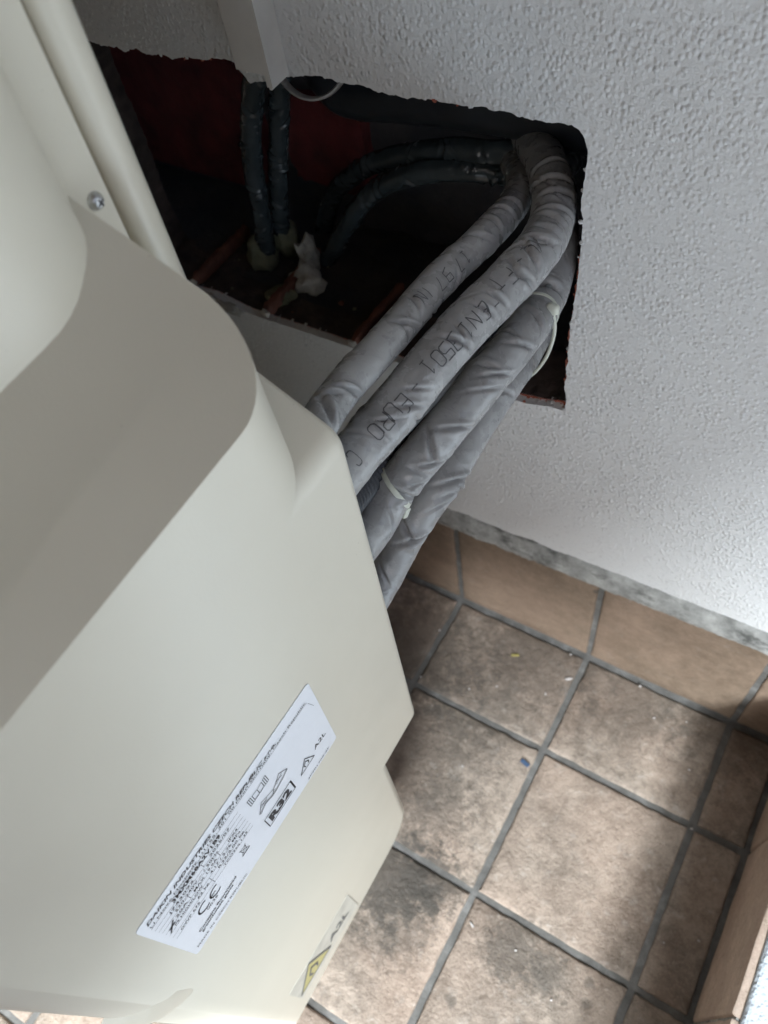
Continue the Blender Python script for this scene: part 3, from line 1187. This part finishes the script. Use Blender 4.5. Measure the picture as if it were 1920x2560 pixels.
wt = bm_obj('warning_print', bm, simple_mat('grey_ink', (.16, .16, .16), .5, 0), stk)


# ---------------------------------------------------------------- pipes
def catmull(P, step):
    P = [Vector(p) for p in P]
    P = [P[0] * 2 - P[1]] + P + [P[-1] * 2 - P[-2]]
    out = []
    for i in range(1, len(P) - 2):
        p0, p1, p2, p3 = P[i - 1], P[i], P[i + 1], P[i + 2]
        n_ = max(2, int((p2 - p1).length / .0005))
        for k in range(n_):
            t = k / n_
            out.append(.5 * ((2 * p1) + (p2 - p0) * t + (2 * p0 - 5 * p1 + 4 * p2 - p3) * t * t + (3 * p1 - p0 - 3 * p2 + p3) * t ** 3))
    out.append(P[-2])
    # smooth and resample
    for _ in range(60):
        out = [out[0]] + [(out[i - 1] + out[i] * 2 + out[i + 1]) / 4 for i in range(1, len(out) - 1)] + [out[-1]]
    res = [out[0]]
    acc = 0
    for a_, b_ in zip(out[:-1], out[1:]):
        L = (b_ - a_).length
        while acc + L >= step:
            t = (step - acc) / L
            a_ = a_.lerp(b_, t)
            L = (b_ - a_).length
            res.append(a_.copy())
            acc = 0
        acc += L
    return res


def rumple(tb, n_, seed, dmax=.0012):
    rr = random.Random(seed)
    for _ in range(n_):
        i = rr.randrange(6, tb.n - 6)
        th_ = rr.uniform(-math.pi, math.pi)
        p = tb.c[i] + (tb.N[i] * math.cos(th_) + tb.B[i] * math.sin(th_)) * tb.r
        tb.crease(p, depth=rr.uniform(.0003, dmax), span=rr.uniform(.25, .8), skew=rr.uniform(-1.4, 1.4), w=rr.uniform(.0006, .0011), ridge=rr.uniform(.2, .8))


class Tube:
    def __init__(s, pts, r, step=.0009, nseg=56):
        s.c = catmull(pts, step)
        s.step = step
        s.n = len(s.c)
        s.r = r
        s.nseg = nseg
        s.T = [(s.c[min(i + 2, s.n - 1)] - s.c[max(i - 2, 0)]).normalized() for i in range(s.n)]
        N = s.T[0].cross(Vector((0, 0, 1))).normalized()
        s.N = []
        for t in s.T:
            N = (N - t * N.dot(t)).normalized()
            s.N.append(N.copy())
        s.B = [t.cross(n_) for t, n_ in zip(s.T, s.N)]
        s.fold = []

    def locate(s, p):
        p = Vector(p)
        i = min(range(s.n), key=lambda k: (s.c[k] - p).length_squared)
        d = p - s.c[i]
        return i * s.step, math.atan2(d.dot(s.B[i]), d.dot(s.N[i]))

    def crease(s, p, depth=.0020, span=.8, skew=.5, w=.0011, ridge=.5):
        ss, th = s.locate(p)
        s.fold.append((ss, th, depth, span, skew, w, ridge))

    def disp(s, S, th, seed, amp):
        d = 0
        for (s0, t0, dep, span, skew, w, ridge) in s.fold:
            dt = (th - t0 + math.pi) % (2 * math.pi) - math.pi
            if abs(dt) > span * 2.4:
                continue
            u = S - s0 - skew * s.r * dt
            if abs(u) > .014:
                continue
            env = math.exp(-(dt / span) ** 2)
            d += env * (-dep * math.exp(-(u / w) ** 2) + dep * ridge * math.exp(-((u - 2.6 * w) / (1.7 * w)) ** 2) + dep * ridge * .5 * math.exp(-((u + 3 * w) / (2.0 * w)) ** 2))
        cx, sx = math.cos(th) * s.r, math.sin(th) * s.r
        q = Vector((cx * 60, sx * 60, S * 60 + seed * 7))
        a1 = noise.noise(q)
        q2 = Vector((cx * 110, sx * 110, S * 75 + seed * 3))
        a2 = 1 - abs(noise.noise(q2)) * 2.6
        return d * 1.35 + amp * (a1 * .8 + a2 * .55)

    def build(s, name, mat, parent=None, seed=0, amp=.00045):
        bm = bmesh.new()
        rings = []
        for i in range(s.n):
            ring_ = []
            for k in range(s.nseg):
                th = 2 * math.pi * k / s.nseg
                rr_ = s.r + s.disp(i * s.step, th if th < math.pi else th - 2 * math.pi, seed, amp)
                ring_.append(bm.verts.new(s.c[i] + (s.N[i] * math.cos(th) + s.B[i] * math.sin(th)) * rr_))
            rings.append(ring_)
        for a_, b_ in zip(rings[:-1], rings[1:]):
            for k in range(s.nseg):
                bm.faces.new((a_[k], a_[(k + 1) % s.nseg], b_[(k + 1) % s.nseg], b_[k]))
        bm.faces.new(rings[0])
        bm.faces.new(rings[-1][::-1])
        return bm_obj(name, bm, mat, parent, 180)

    def surf(s, S, th, h, seed, amp):
        i = max(0, min(s.n - 1, int(round(S / s.step))))
        rr_ = s.r + s.disp(S, th, seed, amp) + h
        f = S / s.step - i
        c = s.c[i] + s.T[i] * (f * s.step)
        return c + (s.N[i] * math.cos(th) + s.B[i] * math.sin(th)) * rr_


GL = {'E': [[(1, 0), (0, 0), (0, 1.5), (1, 1.5)], [(0, .75), (.8, .75)]], 'U': [[(0, 1.5), (0, .2), (.2, 0), (.8, 0), (1, .2), (1, 1.5)]],
      'R': [[(0, 0), (0, 1.5), (.8, 1.5), (1, 1.3), (1, .9), (.8, .75), (0, .75)], [(.5, .75), (1, 0)]],
      'O': [[(.2, 0), (.8, 0), (1, .2), (1, 1.3), (.8, 1.5), (.2, 1.5), (0, 1.3), (0, .2), (.2, 0)]],
      'C': [[(1, 1.2), (.8, 1.5), (.2, 1.5), (0, 1.3), (0, .2), (.2, 0), (.8, 0), (1, .3)]],
      '0': [[(.2, 0), (.8, 0), (1, .2), (1, 1.3), (.8, 1.5), (.2, 1.5), (0, 1.3), (0, .2), (.2, 0)]],
      '1': [[(.2, 1.2), (.5, 1.5), (.5, 0)], [(.2, 0), (.8, 0)]], '5': [[(1, 1.5), (0, 1.5), (0, .85), (.8, .85), (1, .65), (1, .2), (.8, 0), (0, 0)]],
      '3': [[(0, 1.5), (1, 1.5), (1, .8), (.3, .8)], [(1, .8), (1, 0), (0, 0)]], 'N': [[(0, 0), (0, 1.5), (1, 0), (1, 1.5)]],
      '-': [[(.1, .75), (.9, .75)]], 'T': [[(0, 1.5), (1, 1.5)], [(.5, 1.5), (.5, 0)]], 'F': [[(0, 0), (0, 1.5), (1, 1.5)], [(0, .75), (.7, .75)]],
      'X': [[(0, 0), (1, 1.5)], [(0, 1.5), (1, 0)]], '7': [[(0, 1.5), (1, 1.5), (.4, 0)]], '9': [[(0, 0), (1, .3), (1, 1.5), (0, 1.5), (0, .8), (1, .8)]],
      'I': [[(.5, 0), (.5, 1.5)]], 'M': [[(0, 0), (0, 1.5), (.5, .7), (1, 1.5), (1, 0)]], 'L': [[(0, 1.5), (0, 0), (1, 0)]]}


def pipe_text(tube, items, cw, ch, seed, amp, parent, double=.0):
    bm = bmesh.new()
    upd = Vector((.88, -.11, -.45))
    for chh, p in items:
        S0, t0 = tube.locate(p)
        i = int(S0 / tube.step)
        e = -tube.N[i] * math.sin(t0) + tube.B[i] * math.cos(t0)
        sg = 1 if e.dot(upd) > 0 else -1
        for line in GL[chh]:
            for (a_, b_) in zip(line[:-1], line[1:]):
                a_, b_ = Vector(a_), Vector(b_)
                for off in ((0,) if not double else (0, double)):
                    L = (b_ - a_).length
                    n_ = max(2, int(L * 6))
                    d = (b_ - a_).normalized()
                    nn = Vector((-d.y, d.x)) * .055
                    pr = None
                    for k in range(n_ + 1):
                        q = a_.lerp(b_, k / n_) + Vector((off, off))
                        row = []
                        for sgn in (-1, 1):
                            qq = q + nn * sgn
                            S = S0 - (qq.x - .5) * cw
                            th = t0 + sg * (qq.y - .75) * ch / 1.5 / tube.r
                            row.append(bm.verts.new(tube.surf(S, th, .00022, seed, amp)))
                        if pr:
                            bm.faces.new((pr[0], pr[1], row[1], row[0]))
                        pr = row
    me_o = bm_obj('printed_text', bm, M_DARKINK, parent)
    return me_o


GP = 'grey jacketed refrigerant pipes running from the unit into the wall opening'


def away(P, f):
    return [tuple(CP + (Vector(p) - CP) * f) for p in P]


# pipe 1
P1 = [(0.072, -0.245, 0.585), (0.064, -0.215, 0.570), (0.056, -0.188, 0.552), (0.050, -0.162, 0.542), (0.052, -0.115, 0.539), (0.053, -0.075, 0.537), (0.057, -0.03, 0.532), (0.052, 0.015, 0.52), (0.04, 0.05, 0.51), (0.019, 0.085, 0.495), (.004, .115, .482), (-.004, .150, .470)]
P1[0] = (.055, -.24, .535)
P1[1] = (.056, -.215, .541)
P1[2] = (.054, -.188, .547)
th1 = thing('insulated_pipe', P1[0], 'thin grey jacketed pipe, uppermost of the bundle, with a sharp double fold beside the unit', 'pipe', GP)
t1 = Tube(P1, .0090)
for a_, kw in [((0.0569, -0.1681, 0.5502), dict(depth=.0030, span=.75, skew=.75, w=.0012)), ((0.0589, -0.184, 0.5569), dict(depth=.0028, span=.7, skew=-.6, w=.0012)),
               ((0.0540, -0.176, 0.5520), dict(depth=.0016, span=.5, skew=.9, w=.0015)), ((0.0586, -0.1168, 0.545), dict(depth=.0020, span=.6, skew=.7, w=.0010)),
               ((0.056, -0.1038, 0.5464), dict(depth=.0020, span=.6, skew=-.4, w=.0010)), ((0.0615, -0.0412, 0.5402), dict(depth=.0015, span=.6, skew=.6)),
               ((0.062, -0.0739, 0.5372), dict(depth=.0012, span=.5, skew=-.7)), ((0.0569, -0.0097, 0.5356), dict(depth=.0016, span=.9, skew=.2)),
               ((0.0586, -0.0251, 0.5415), dict(depth=.0014, span=.8, skew=-.2)), ((.0575, .003, .534), dict(depth=.0014, span=.8, skew=.1))]:
    t1.crease(a_, **kw)
rumple(t1, 34, 11)
t1.build('foil_jacket', M_JACKET, th1, 1)
pipe_text(t1, [('N', (0.0563, -0.0989, 0.5463)), ('I', (0.0571, -0.0934, 0.5455)), ('7', (0.0589, -0.0844, 0.5439)), ('9', (0.0589, -0.077, 0.5436)), ('7', (0.0601, -0.0665, 0.5422)), ('1', (0.0604, -0.0601, 0.542))], .0042, .0068, 1, .00045, th1)

# pipe 2
P2 = [(.061, -.24, .520), (0.060, -0.205, 0.516), (0.0605, -0.178, 0.514), (0.067, -0.150, 0.521), (0.074, -0.11, 0.528), (0.081, -0.073, 0.531), (0.087, -0.038, 0.532), (0.0835, -0.005, 0.528), (0.072, 0.025, 0.528), (0.050, 0.06, 0.521), (0.026, 0.095, 0.508), (.012, .125, .498), (.006, .158, .488)]
th2 = thing('insulated_pipe', P2[0], 'thick grey jacketed pipe printed with EN 13501 EURO lettering, crossing the middle of the opening', 'pipe', GP)
t2 = Tube(P2, .0123, nseg=72)
for a_, kw in [((0.0791, -0.1495, 0.5283), dict(depth=.0020, span=.6, skew=.8)), ((0.0814, -0.1106, 0.5376), dict(depth=.0026, span=.6, skew=.5, w=.0010)),
               ((0.0817, -0.1063, 0.5384), dict(depth=.0018, span=.5, skew=-.2, w=.0009)), ((0.085, -0.0878, 0.5402), dict(depth=.0024, span=.45, skew=.3, w=.0009)),
               ((0.0877, -0.078, 0.5404), dict(depth=.0024, span=.45, skew=.3, w=.0009)), ((0.0938, -0.059, 0.5388), dict(depth=.0018, span=.5, skew=.4)),
               ((0.0921, -0.0474, 0.5423), dict(depth=.0020, span=.7, skew=-.3)), ((0.0909, -0.0338, 0.5434), dict(depth=.0018, span=.7, skew=.3)),
               ((0.0928, -0.0234, 0.5406), dict(depth=.0016, span=.8, skew=.1)), ((0.0869, -0.0043, 0.5398), dict(depth=.0015, span=.9, skew=.2)),
               ((0.0729, 0.0181, 0.54), dict(depth=.0015, span=.9, skew=-.1)), ((0.0649, 0.033, 0.5386), dict(depth=.0014, span=.9, skew=.1)),
               ((0.0707, -0.1631, 0.5304), dict(depth=.0011, span=.4, skew=.9, w=.0009)), ((0.0769, -0.1425, 0.5332), dict(depth=.0014, span=.4, skew=.9, w=.0009)),
               ((0.0875, -0.0594, 0.5429), dict(depth=.0015, span=.6, skew=-.5)), ((.090, -.013, .541), dict(depth=.0013, span=.9, skew=-.2)), ((.080, .008, .540), dict(depth=.0013, span=.9, skew=.1))]:
    t2.crease(a_, **kw)
rumple(t2, 46, 22)
t2.build('foil_jacket', M_JACKET, th2, 2)
pipe_text(t2, [('C', (0.0703, -0.1854, 0.5301)), ('O', (0.0699, -0.17, 0.5281)), ('R', (0.0718, -0.1634, 0.5297)), ('U', (0.0724, -0.1575, 0.5314)), ('E', (0.0751, -0.1515, 0.5315)), ('-', (0.0759, -0.1421, 0.534)), ('1', (0.0767, -0.1307, 0.536)), ('0', (0.0788, -0.1237, 0.5364)), ('5', (0.0802, -0.1175, 0.5367)), ('3', (0.081, -0.1115, 0.5372)), ('1', (.0830, -.1040, .5382)), ('N', (0.0837, -0.0965, 0.5388)), ('E', (0.0854, -0.0895, 0.539)), ('-', (0.0886, -0.0826, 0.5385)), ('T', (0.0838, -0.0726, 0.5428)), ('F', (0.0878, -0.0645, 0.5426)), ('-', (0.0879, -0.0549, 0.5434)), ('L', (0.0900, -0.0465, 0.5437)), ('X', (0.0908, -0.039, 0.5437))], .0048, .0082, 2, .00045, th2)

# pipe 3
P3 = [(.058, -.24, .455), (0.058, -0.205, 0.450), (0.059, -0.178, 0.447), (0.061, -0.155, 0.455), (0.073, -0.12, 0.472), (0.083, -0.08, 0.484), (0.088, -0.045, 0.487), (0.085, -0.01, 0.482), (0.081, 0.012, 0.487), (0.074, 0.032, 0.493), (0.058, 0.06, 0.491), (0.040, 0.10, 0.478), (.030, .158, .46)]
th3 = thing('insulated_pipe', P3[0], 'thick grey jacketed pipe strapped with both white cable ties, third from the top', 'pipe', GP)
t3 = Tube(P3, .0120, nseg=72)
for a_, kw in [((0.0715, -0.1577, 0.4604), dict(depth=.0026, span=.8, skew=.2, w=.0014)), ((0.0828, -0.1193, 0.4807), dict(depth=.0026, span=.55, skew=.8, w=.0012)),
               ((0.0749, -0.1339, 0.4773), dict(depth=.0024, span=.6, skew=-.6, w=.0013)), ((0.0908, -0.0853, 0.4922), dict(depth=.0020, span=.5, skew=.9)),
               ((0.0857, -0.0832, 0.4951), dict(depth=.0016, span=.5, skew=.3)), ((0.0949, -0.0623, 0.4951), dict(depth=.0018, span=.6, skew=.6)),
               ((0.0969, -0.043, 0.4976), dict(depth=.0020, span=.7, skew=-.3)), ((0.086, -0.0123, 0.4936), dict(depth=.0045, span=.8, skew=.1, w=.0025, ridge=.25)),
               ((0.0798, -0.1364, 0.4686), dict(depth=.0020, span=.6, skew=.9)), ((.0785, -.1500, .4625), dict(depth=.0018, span=.35, skew=1.2, w=.0010)), ((.073, -.146, .468), dict(depth=.0018, span=.4, skew=.2))]:
    t3.crease(a_, **kw)
rumple(t3, 38, 33)
t3.build('foil_jacket', M_JACKET, th3, 3)

# pipe 4
P4 = [(.058, -.245, .395), (0.058, -0.21, 0.385), (0.060, -0.18, 0.392), (0.067, -0.152, 0.418), (0.075, -0.125, 0.436), (0.077, -0.08, 0.443), (0.079, -0.04, 0.446), (0.076, -0.005, 0.441), (0.063, 0.04, 0.429), (.045, .09, .42)]
th4 = thing('insulated_pipe', P4[0], 'grey jacketed pipe lowest in the bundle, hanging over the tiled skirting', 'pipe', GP)
t4 = Tube(P4, .0108, nseg=64)
for a_, kw in [((0.0745, -0.1593, 0.4189), dict(depth=.0032, span=.75, skew=.7, w=.0014)), ((0.0696, -0.1605, 0.4249), dict(depth=.0022, span=.6, skew=-.6, w=.0012)),
               ((0.0841, -0.1262, 0.4409), dict(depth=.0028, span=.7, skew=.8, w=.0013)), ((0.0832, -0.0642, 0.4539), dict(depth=.0016, span=.6, skew=.4)),
               ((0.0853, -0.1262, 0.4347), dict(depth=.0018, span=.5, skew=-.5))]:
    t4.crease(a_, **kw)
rumple(t4, 30, 44)
t4.build('foil_jacket', M_JACKET, th4, 4)

# corrugated conduit between them
PC = away([(0.065, -0.21, 0.504), (0.056, -0.17, 0.480), (0.055, -0.14, 0.473), (0.063, -0.095, 0.480), (0.070, -0.04, 0.481), (0.072, 0.0, 0.481), (0.056, 0.05, 0.469)], 1.045)
tc = Tube(PC, .0085, step=.0007, nseg=28)
bm = bmesh.new()
rings = []
for i in range(tc.n):
    rr_ = .0085 + .0011 * math.sin(2 * math.pi * i * tc.step / .0042)
    rings.append([bm.verts.new(tc.c[i] + (tc.N[i] * math.cos(2 * math.pi * k / 28) + tc.B[i] * math.sin(2 * math.pi * k / 28)) * rr_) for k in range(28)])
for a_, b_ in zip(rings[:-1], rings[1:]):
    for k in range(28):
        bm.faces.new((a_[k], a_[(k + 1) % 28], b_[(k + 1) % 28], b_[k]))
tag(bm_obj('corrugated_conduit', bm, M_CORR, None, 60), 'black corrugated conduit half hidden between the thick grey pipes', 'conduit')


def wire(name, pts, r, mat, label, cat, group=None):
    tb = Tube(pts, r, step=.0015, nseg=16)
    o = tb.build(name, mat, None, 3, .00005)
    return tag(o, label, cat, group)


wire('thin_cable', away([(0.060, -0.16, 0.490), (0.072, -0.09, 0.492), (0.080, -0.06, 0.494), (0.087, -0.035, 0.496), (0.090, -0.02, 0.497), (.08, .02, .50)], 1.02), .0024,
     simple_mat('cable_grey', (.20, .21, .21), .5), 'thin grey cable squeezed above the strapped pipe', 'cable')
wire('olive_cable', away([(0.055, -0.19, 0.505), (0.062, -0.12, 0.505), (0.070, -0.09, 0.505), (0.078, -0.05, 0.507), (.07, .0, .51)], 1.035), .0028,
     simple_mat('cable_olive', (.14, .13, .075), .5), 'olive sheathed cable in the gap under the printed pipe', 'cable')

# dark jacketed pipes in the opening; the curving two are grey, blackened for shade
GB = 'black jacketed pipes inside the wall opening'


def dark_pipe(pts, r, label, seed):
    tb = Tube(pts, r, step=.0011, nseg=40)
    rr = random.Random(seed)
    for k in range(int(tb.n * tb.step / .008)):
        i = rr.randrange(tb.n)
        th_ = rr.uniform(-math.pi, math.pi)
        p = tb.c[i] + (tb.N[i] * math.cos(th_) + tb.B[i] * math.sin(th_)) * r
        tb.crease(p, depth=rr.uniform(.0008, .0020), span=rr.uniform(.4, .9), skew=rr.uniform(-.8, .8), w=rr.uniform(.0008, .0016))
    t_ = thing('black_pipe', pts[0], label, 'pipe', GB)
    tb.build('foil_jacket', M_BLACK, t_, seed, .0007)


dark_pipe([(-0.188, 0.12, 0.352), (-0.168, 0.115, 0.393), (-0.15, 0.11, 0.418), (-0.124, 0.105, 0.442), (-0.098, 0.10, 0.46), (-0.066, 0.095, 0.476), (-0.029, 0.09, 0.491), (0.009, 0.085, 0.50), (0.035, 0.098, 0.502), (.052, .118, .502), (.060, .155, .50)], .0078, 'upper black jacketed pipe curving from the back of the opening to the right', 21)
dark_pipe([(-0.165, 0.085, 0.350), (-0.153, 0.085, 0.368), (-0.14, 0.085, 0.388), (-0.126, 0.085, 0.409), (-0.11, 0.085, 0.431), (-0.091, 0.085, 0.449), (-0.064, 0.08, 0.468), (-0.043, 0.08, 0.477), (-0.012, 0.088, 0.48), (0.018, 0.105, 0.473), (.030, .155, .465)], .0078, 'crinkled black jacketed pipe rising from the pale mortar lump and bending right', 22)
dark_pipe([(-.128, .032, .60), (-0.137, 0.035, 0.559), (-0.148, 0.038, 0.541), (-0.161, 0.042, 0.515), (-0.175, 0.047, 0.481), (-0.185, 0.052, 0.450), (-0.192, 0.056, 0.422), (-0.202, 0.06, 0.375)], .0076, 'crinkled black jacketed pipe dropping straight below the white trunking', 23)
dark_pipe([(-.124, .052, .60), (-0.135, 0.054, 0.549), (-0.145, 0.057, 0.522), (-0.16, 0.062, 0.484), (-0.174, 0.067, 0.448), (-0.186, 0.071, 0.413), (-0.195, 0.076, 0.378)], .0076, 'smoother black jacketed pipe dropping just right of the crinkled one under the trunking', 24)

tb = Tube([(-.142, .10, .60), (-.137, .098, .545), (-.122, .094, .520), (-.10, .092, .516), (-.05, .09, .524), (.02, .088, .530), (.08, .085, .532), (.15, .09, .535)], .017, step=.002, nseg=40)
tag(tb.build('drain_hose', simple_mat('drain_hose', (.016, .019, .024), .42, .2, 40), None, 5, .0004), 'thick dark hose running level across the top of the wall opening', 'hose')

# ---------------------------------------------------------------- cable trunking on the wall
tr = thing('cable_trunking', (-.0975, -.003, .57), 'narrow white cable trunking on the wall ending above the opening', 'trunking')
bm = bmesh.new()
# U-shaped channel whose two legs hang lower than the lid
zt_ = 1.595
for (xa, xb, ya_, yb_, za_) in ((-.1085, -.1070, -.0100, YW - .0003, .5845), (-.0885, -.0868, -.0118, YW - .0003, .5775), (-.1070, -.0885, YW - .0018, YW - .0003, .5830)):
    box(bm, xa, xb, ya_, yb_, za_, zt_)
bm_obj('channel', bm, M_WHITE, tr)
bm = bmesh.new()
box(bm, -.1090, -.0890, -.0128, -.0103, .5865, zt_)
box(bm, -.0890, -.0850, -.0128, -.0118, .5795, zt_)
ld = bm_obj('lid', bm, M_WHITE, tr)
# leg lips visible beside the open end
bm = bmesh.new()
box(bm, -.1068, -.1045, -.0100, -.0086, .5835, zt_)
box(bm, -.0912, -.0887, -.0100, -.0086, .5795, zt_)
bm_obj('lip', bm, M_WHITE, tr)

# ---------------------------------------------------------------- cable ties


def strap(tube, S0, skew, r_off, width, thick, th0, th1, parent, name='strap'):
    bm = bmesh.new()
    n_ = 60
    prev = None
    for k in range(n_ + 1):
        th_ = th0 + (th1 - th0) * k / n_
        S = S0 + skew * (math.cos(th_ - (th0 + th1) / 2) - 1) * tube.r
        i = max(0, min(tube.n - 1, int(S / tube.step)))
        rad = tube.N[i] * math.cos(th_) + tube.B[i] * math.sin(th_)
        c = tube.c[i] + tube.T[i] * (S - i * tube.step)
        row = [bm.verts.new(c + rad * (tube.r + r_off + h) + tube.T[i] * s_) for h, s_ in ((0, -width / 2), (thick, -width / 2 * .8), (thick, width / 2 * .8), (0, width / 2))]
        if prev:
            for q in range(4):
                bm.faces.new((prev[q], prev[(q + 1) % 4], row[(q + 1) % 4], row[q]))
        prev = row
    return bm_obj(name, bm, M_TIE, parent, 50)


tie1 = thing('cable_tie', (.072, -.157, .46), 'white cable tie strapped round the third pipe close to the unit', 'cable tie', 'white cable ties')
S1, A1 = t3.locate((0.0725, -0.1601, 0.4542))
SA, AA = t3.locate((0.0513, -0.1486, 0.4637))
K1 = (S1 - SA) / (t3.r * (1 - math.cos(AA - A1)))
strap(t3, S1, K1, -.0006, .0036, .0013, A1 - math.pi, A1 + math.pi, tie1)
bm = bmesh.new()
i = int(S1 / t3.step)
hc = Vector((.0665, -.1560, .4385))
M_ = Matrix.Translation(hc) @ Matrix(((t3.T[i].x, t3.N[i].x, t3.B[i].x), (t3.T[i].y, t3.N[i].y, t3.B[i].y), (t3.T[i].z, t3.N[i].z, t3.B[i].z))).to_4x4() @ Matrix.Rotation(.5, 4, 'Y')
bmesh.ops.create_cube(bm, size=1, matrix=M_ @ Matrix.Diagonal((.0065, .0050, .0045, 1)))
hd = bm_obj('tie_head', bm, M_TIE, tie1)
bev(hd, .0006, 2)
tie2 = thing('cable_tie', (.09, -.02, .49), 'white cable tie with round head and long loose tail by the opening\'s right edge', 'cable tie', 'white cable ties')
bm = bmesh.new()
hq = Vector((.0975, -.0290, .4935))
bmesh.ops.create_icosphere(bm, subdivisions=3, radius=1)
for v_ in bm.verts:
    c_ = v_.co.copy()
    c_ = Vector([math.copysign(abs(q) ** .75, q) for q in c_])
    v_.co = hq + Vector((c_.x * .0040, c_.y * .0026, c_.z * .0038)) + Vector((noise.noise(c_ * 2) * .0004, 0, 0))
bm_obj('tie_head', bm, M_TIE, tie2, 60)
S2, A2 = t3.locate((0.0945, -0.022, 0.4930))
strap(t3, S2, .15, -.0003, .0026, .0010, A2 - math.pi, A2 + math.pi, tie2)
tail = [hq + Vector((.0004, -.0004, -.003)), (.1000, -.030, .482), (.1000, -.032, .473), (.0975, -.034, .4600), (.0925, -.036, .4480), (.0885, -.037, .4420)]
tt_ = Tube(tail, .0011, step=.001, nseg=10)
tt_.build('tie_tail', M_TIE, tie2, 1, 0)


# ---------------------------------------------------------------- litter on the tiles
def chip(name, loc, size, mat, label, cat, group, seed, flat=.35, rot=0, mesh=None):
    bm = bmesh.new()
    bmesh.ops.create_icosphere(bm, subdivisions=2, radius=1)
    rm = Matrix.Rotation(rot, 3, 'Z')
    for v_ in bm.verts:
        k = 1 + .45 * noise.noise(v_.co * 1.7 + Vector((seed, 0, 0)))
        v_.co = rm @ Vector((v_.co.x * size[0] * k, v_.co.y * size[1] * k, v_.co.z * size[2] * k)) + Vector(loc)
    return tag(bm_obj(name, bm, mat, None, 60), label, cat, group)


bm = bmesh.new()
q = Matrix.Translation((0.082, -0.034, .0012)) @ Matrix.Rotation(R(28), 4, 'Z') @ Matrix.Diagonal((.0082, .0022, .0010, 1))
bmesh.ops.create_cube(bm, size=1, matrix=q)
o = bm_obj('yellow_scrap', bm, simple_mat('yellow_plastic', (.34, .29, .09), .5))
bev(o, .0003)
tag(o, 'tiny yellow plastic sliver on the tile in front of the skirting', 'scrap')
bm = bmesh.new()
q = Matrix.Translation((0.140, -0.133, .0014)) @ Matrix.Rotation(R(-14), 4, 'Z') @ Matrix.Diagonal((.0090, .0042, .0012, 1))
bmesh.ops.create_cube(bm, size=1, matrix=q)
for v_ in bm.verts:
    v_.co.x += noise.noise(v_.co * 900) * .0006
o = bm_obj('blue_scrap', bm, simple_mat('blue_plastic', (.05, .085, .15), .5))
bev(o, .0003)
tag(o, 'small blue plastic scrap lying beside a floor joint', 'scrap')
M_CRUMB = simple_mat('plaster_crumb', (.42, .39, .37), .9, .1)
crumbs = [
    (0.142, -0.032, (.0042, .0016, .0009), .6, 'long pale plaster flake beside the joint near the skirting'),
    (0.128, -0.058, (.0018, .0008, .0006), 2.0, 'narrow whitish crumb just below the long pale flake'),
    (0.08, -0.074, (.001, .001, .0008), 0, 'tiny white dot straight below the yellow sliver'),
    (0.056, -0.09, (.001, .001, .0008), 0, 'tiny white dot left of the one below the yellow sliver'),
    (0.133, -0.006, (.0012, .0011, .001), 0, 'whitish crumb at the foot of the skirting, left of its middle joint'),
    (0.209, -0.006, (.0013, .0012, .001), 0, 'whitish crumb at the foot of the skirting, right of its middle joint'),
    (0.233, -0.031, (.0013, .0009, .001), .5, 'small crumb on the dark tile touching the skirting, nearer the wall'),
    (0.28, -0.064, (.0014, .0013, .001), 0, 'bright round crumb near the right joint of the tile below the skirting'),
    (0.087, -0.165, (.001, .001, .0008), 0, 'tiny white dot on the tile between the blue scrap and the unit'),
    (0.16, -0.287, (.0028, .0009, .0008), -.5, 'shiny pale splinter just below the lowest joint crossing'),
    (0.203, -0.286, (.0011, .001, .0008), 0, 'white dot on the dark blotch of the lowest full tile'),
    (0.245, -0.305, (.001, .001, .0008), 0, 'white dot lowest in view, right of the dark blotch'),
    (-0.004, -0.045, (.0013, .001, .001), 0, 'crumb lodged in the joint that runs up to the lowest pipe'),
    (0.004, -0.102, (.0012, .001, .0008), 0, 'crumb in the corner where two joints meet close to the unit'),
    (0.336, -0.201, (.0012, .0011, .001), 0, 'white dot close to the right-hand skirting on the narrow cut tile'),
    (0.311, -0.217, (.0009, .0009, .0008), 0, 'tiny dot on the narrow cut tile beside the right-hand long joint'),
    (.058, -.262, (.0030, .0016, .0009), .2, 'pale flat crumb on the joint under the bottom corner of the unit'),
    (.30, -.115, (.0014, .001, .0008), .4, 'crumb sitting on the joint crossing right of the blue scrap'),
    (.262, -.02, (.0008, .001, .0008), .4, 'faint dot near the skirting, right of the other crumbs there')]
for k, (x_, y_, sz, rt, lb) in enumerate(crumbs):
    chip('plaster_crumb', (x_, y_, sz[2] * .6 + .0002), sz, M_CRUMB, lb or 'tiny whitish plaster crumb scattered on the floor tiles', 'crumb', 'plaster crumbs on the floor', k * 3 + 1, rot=rt)
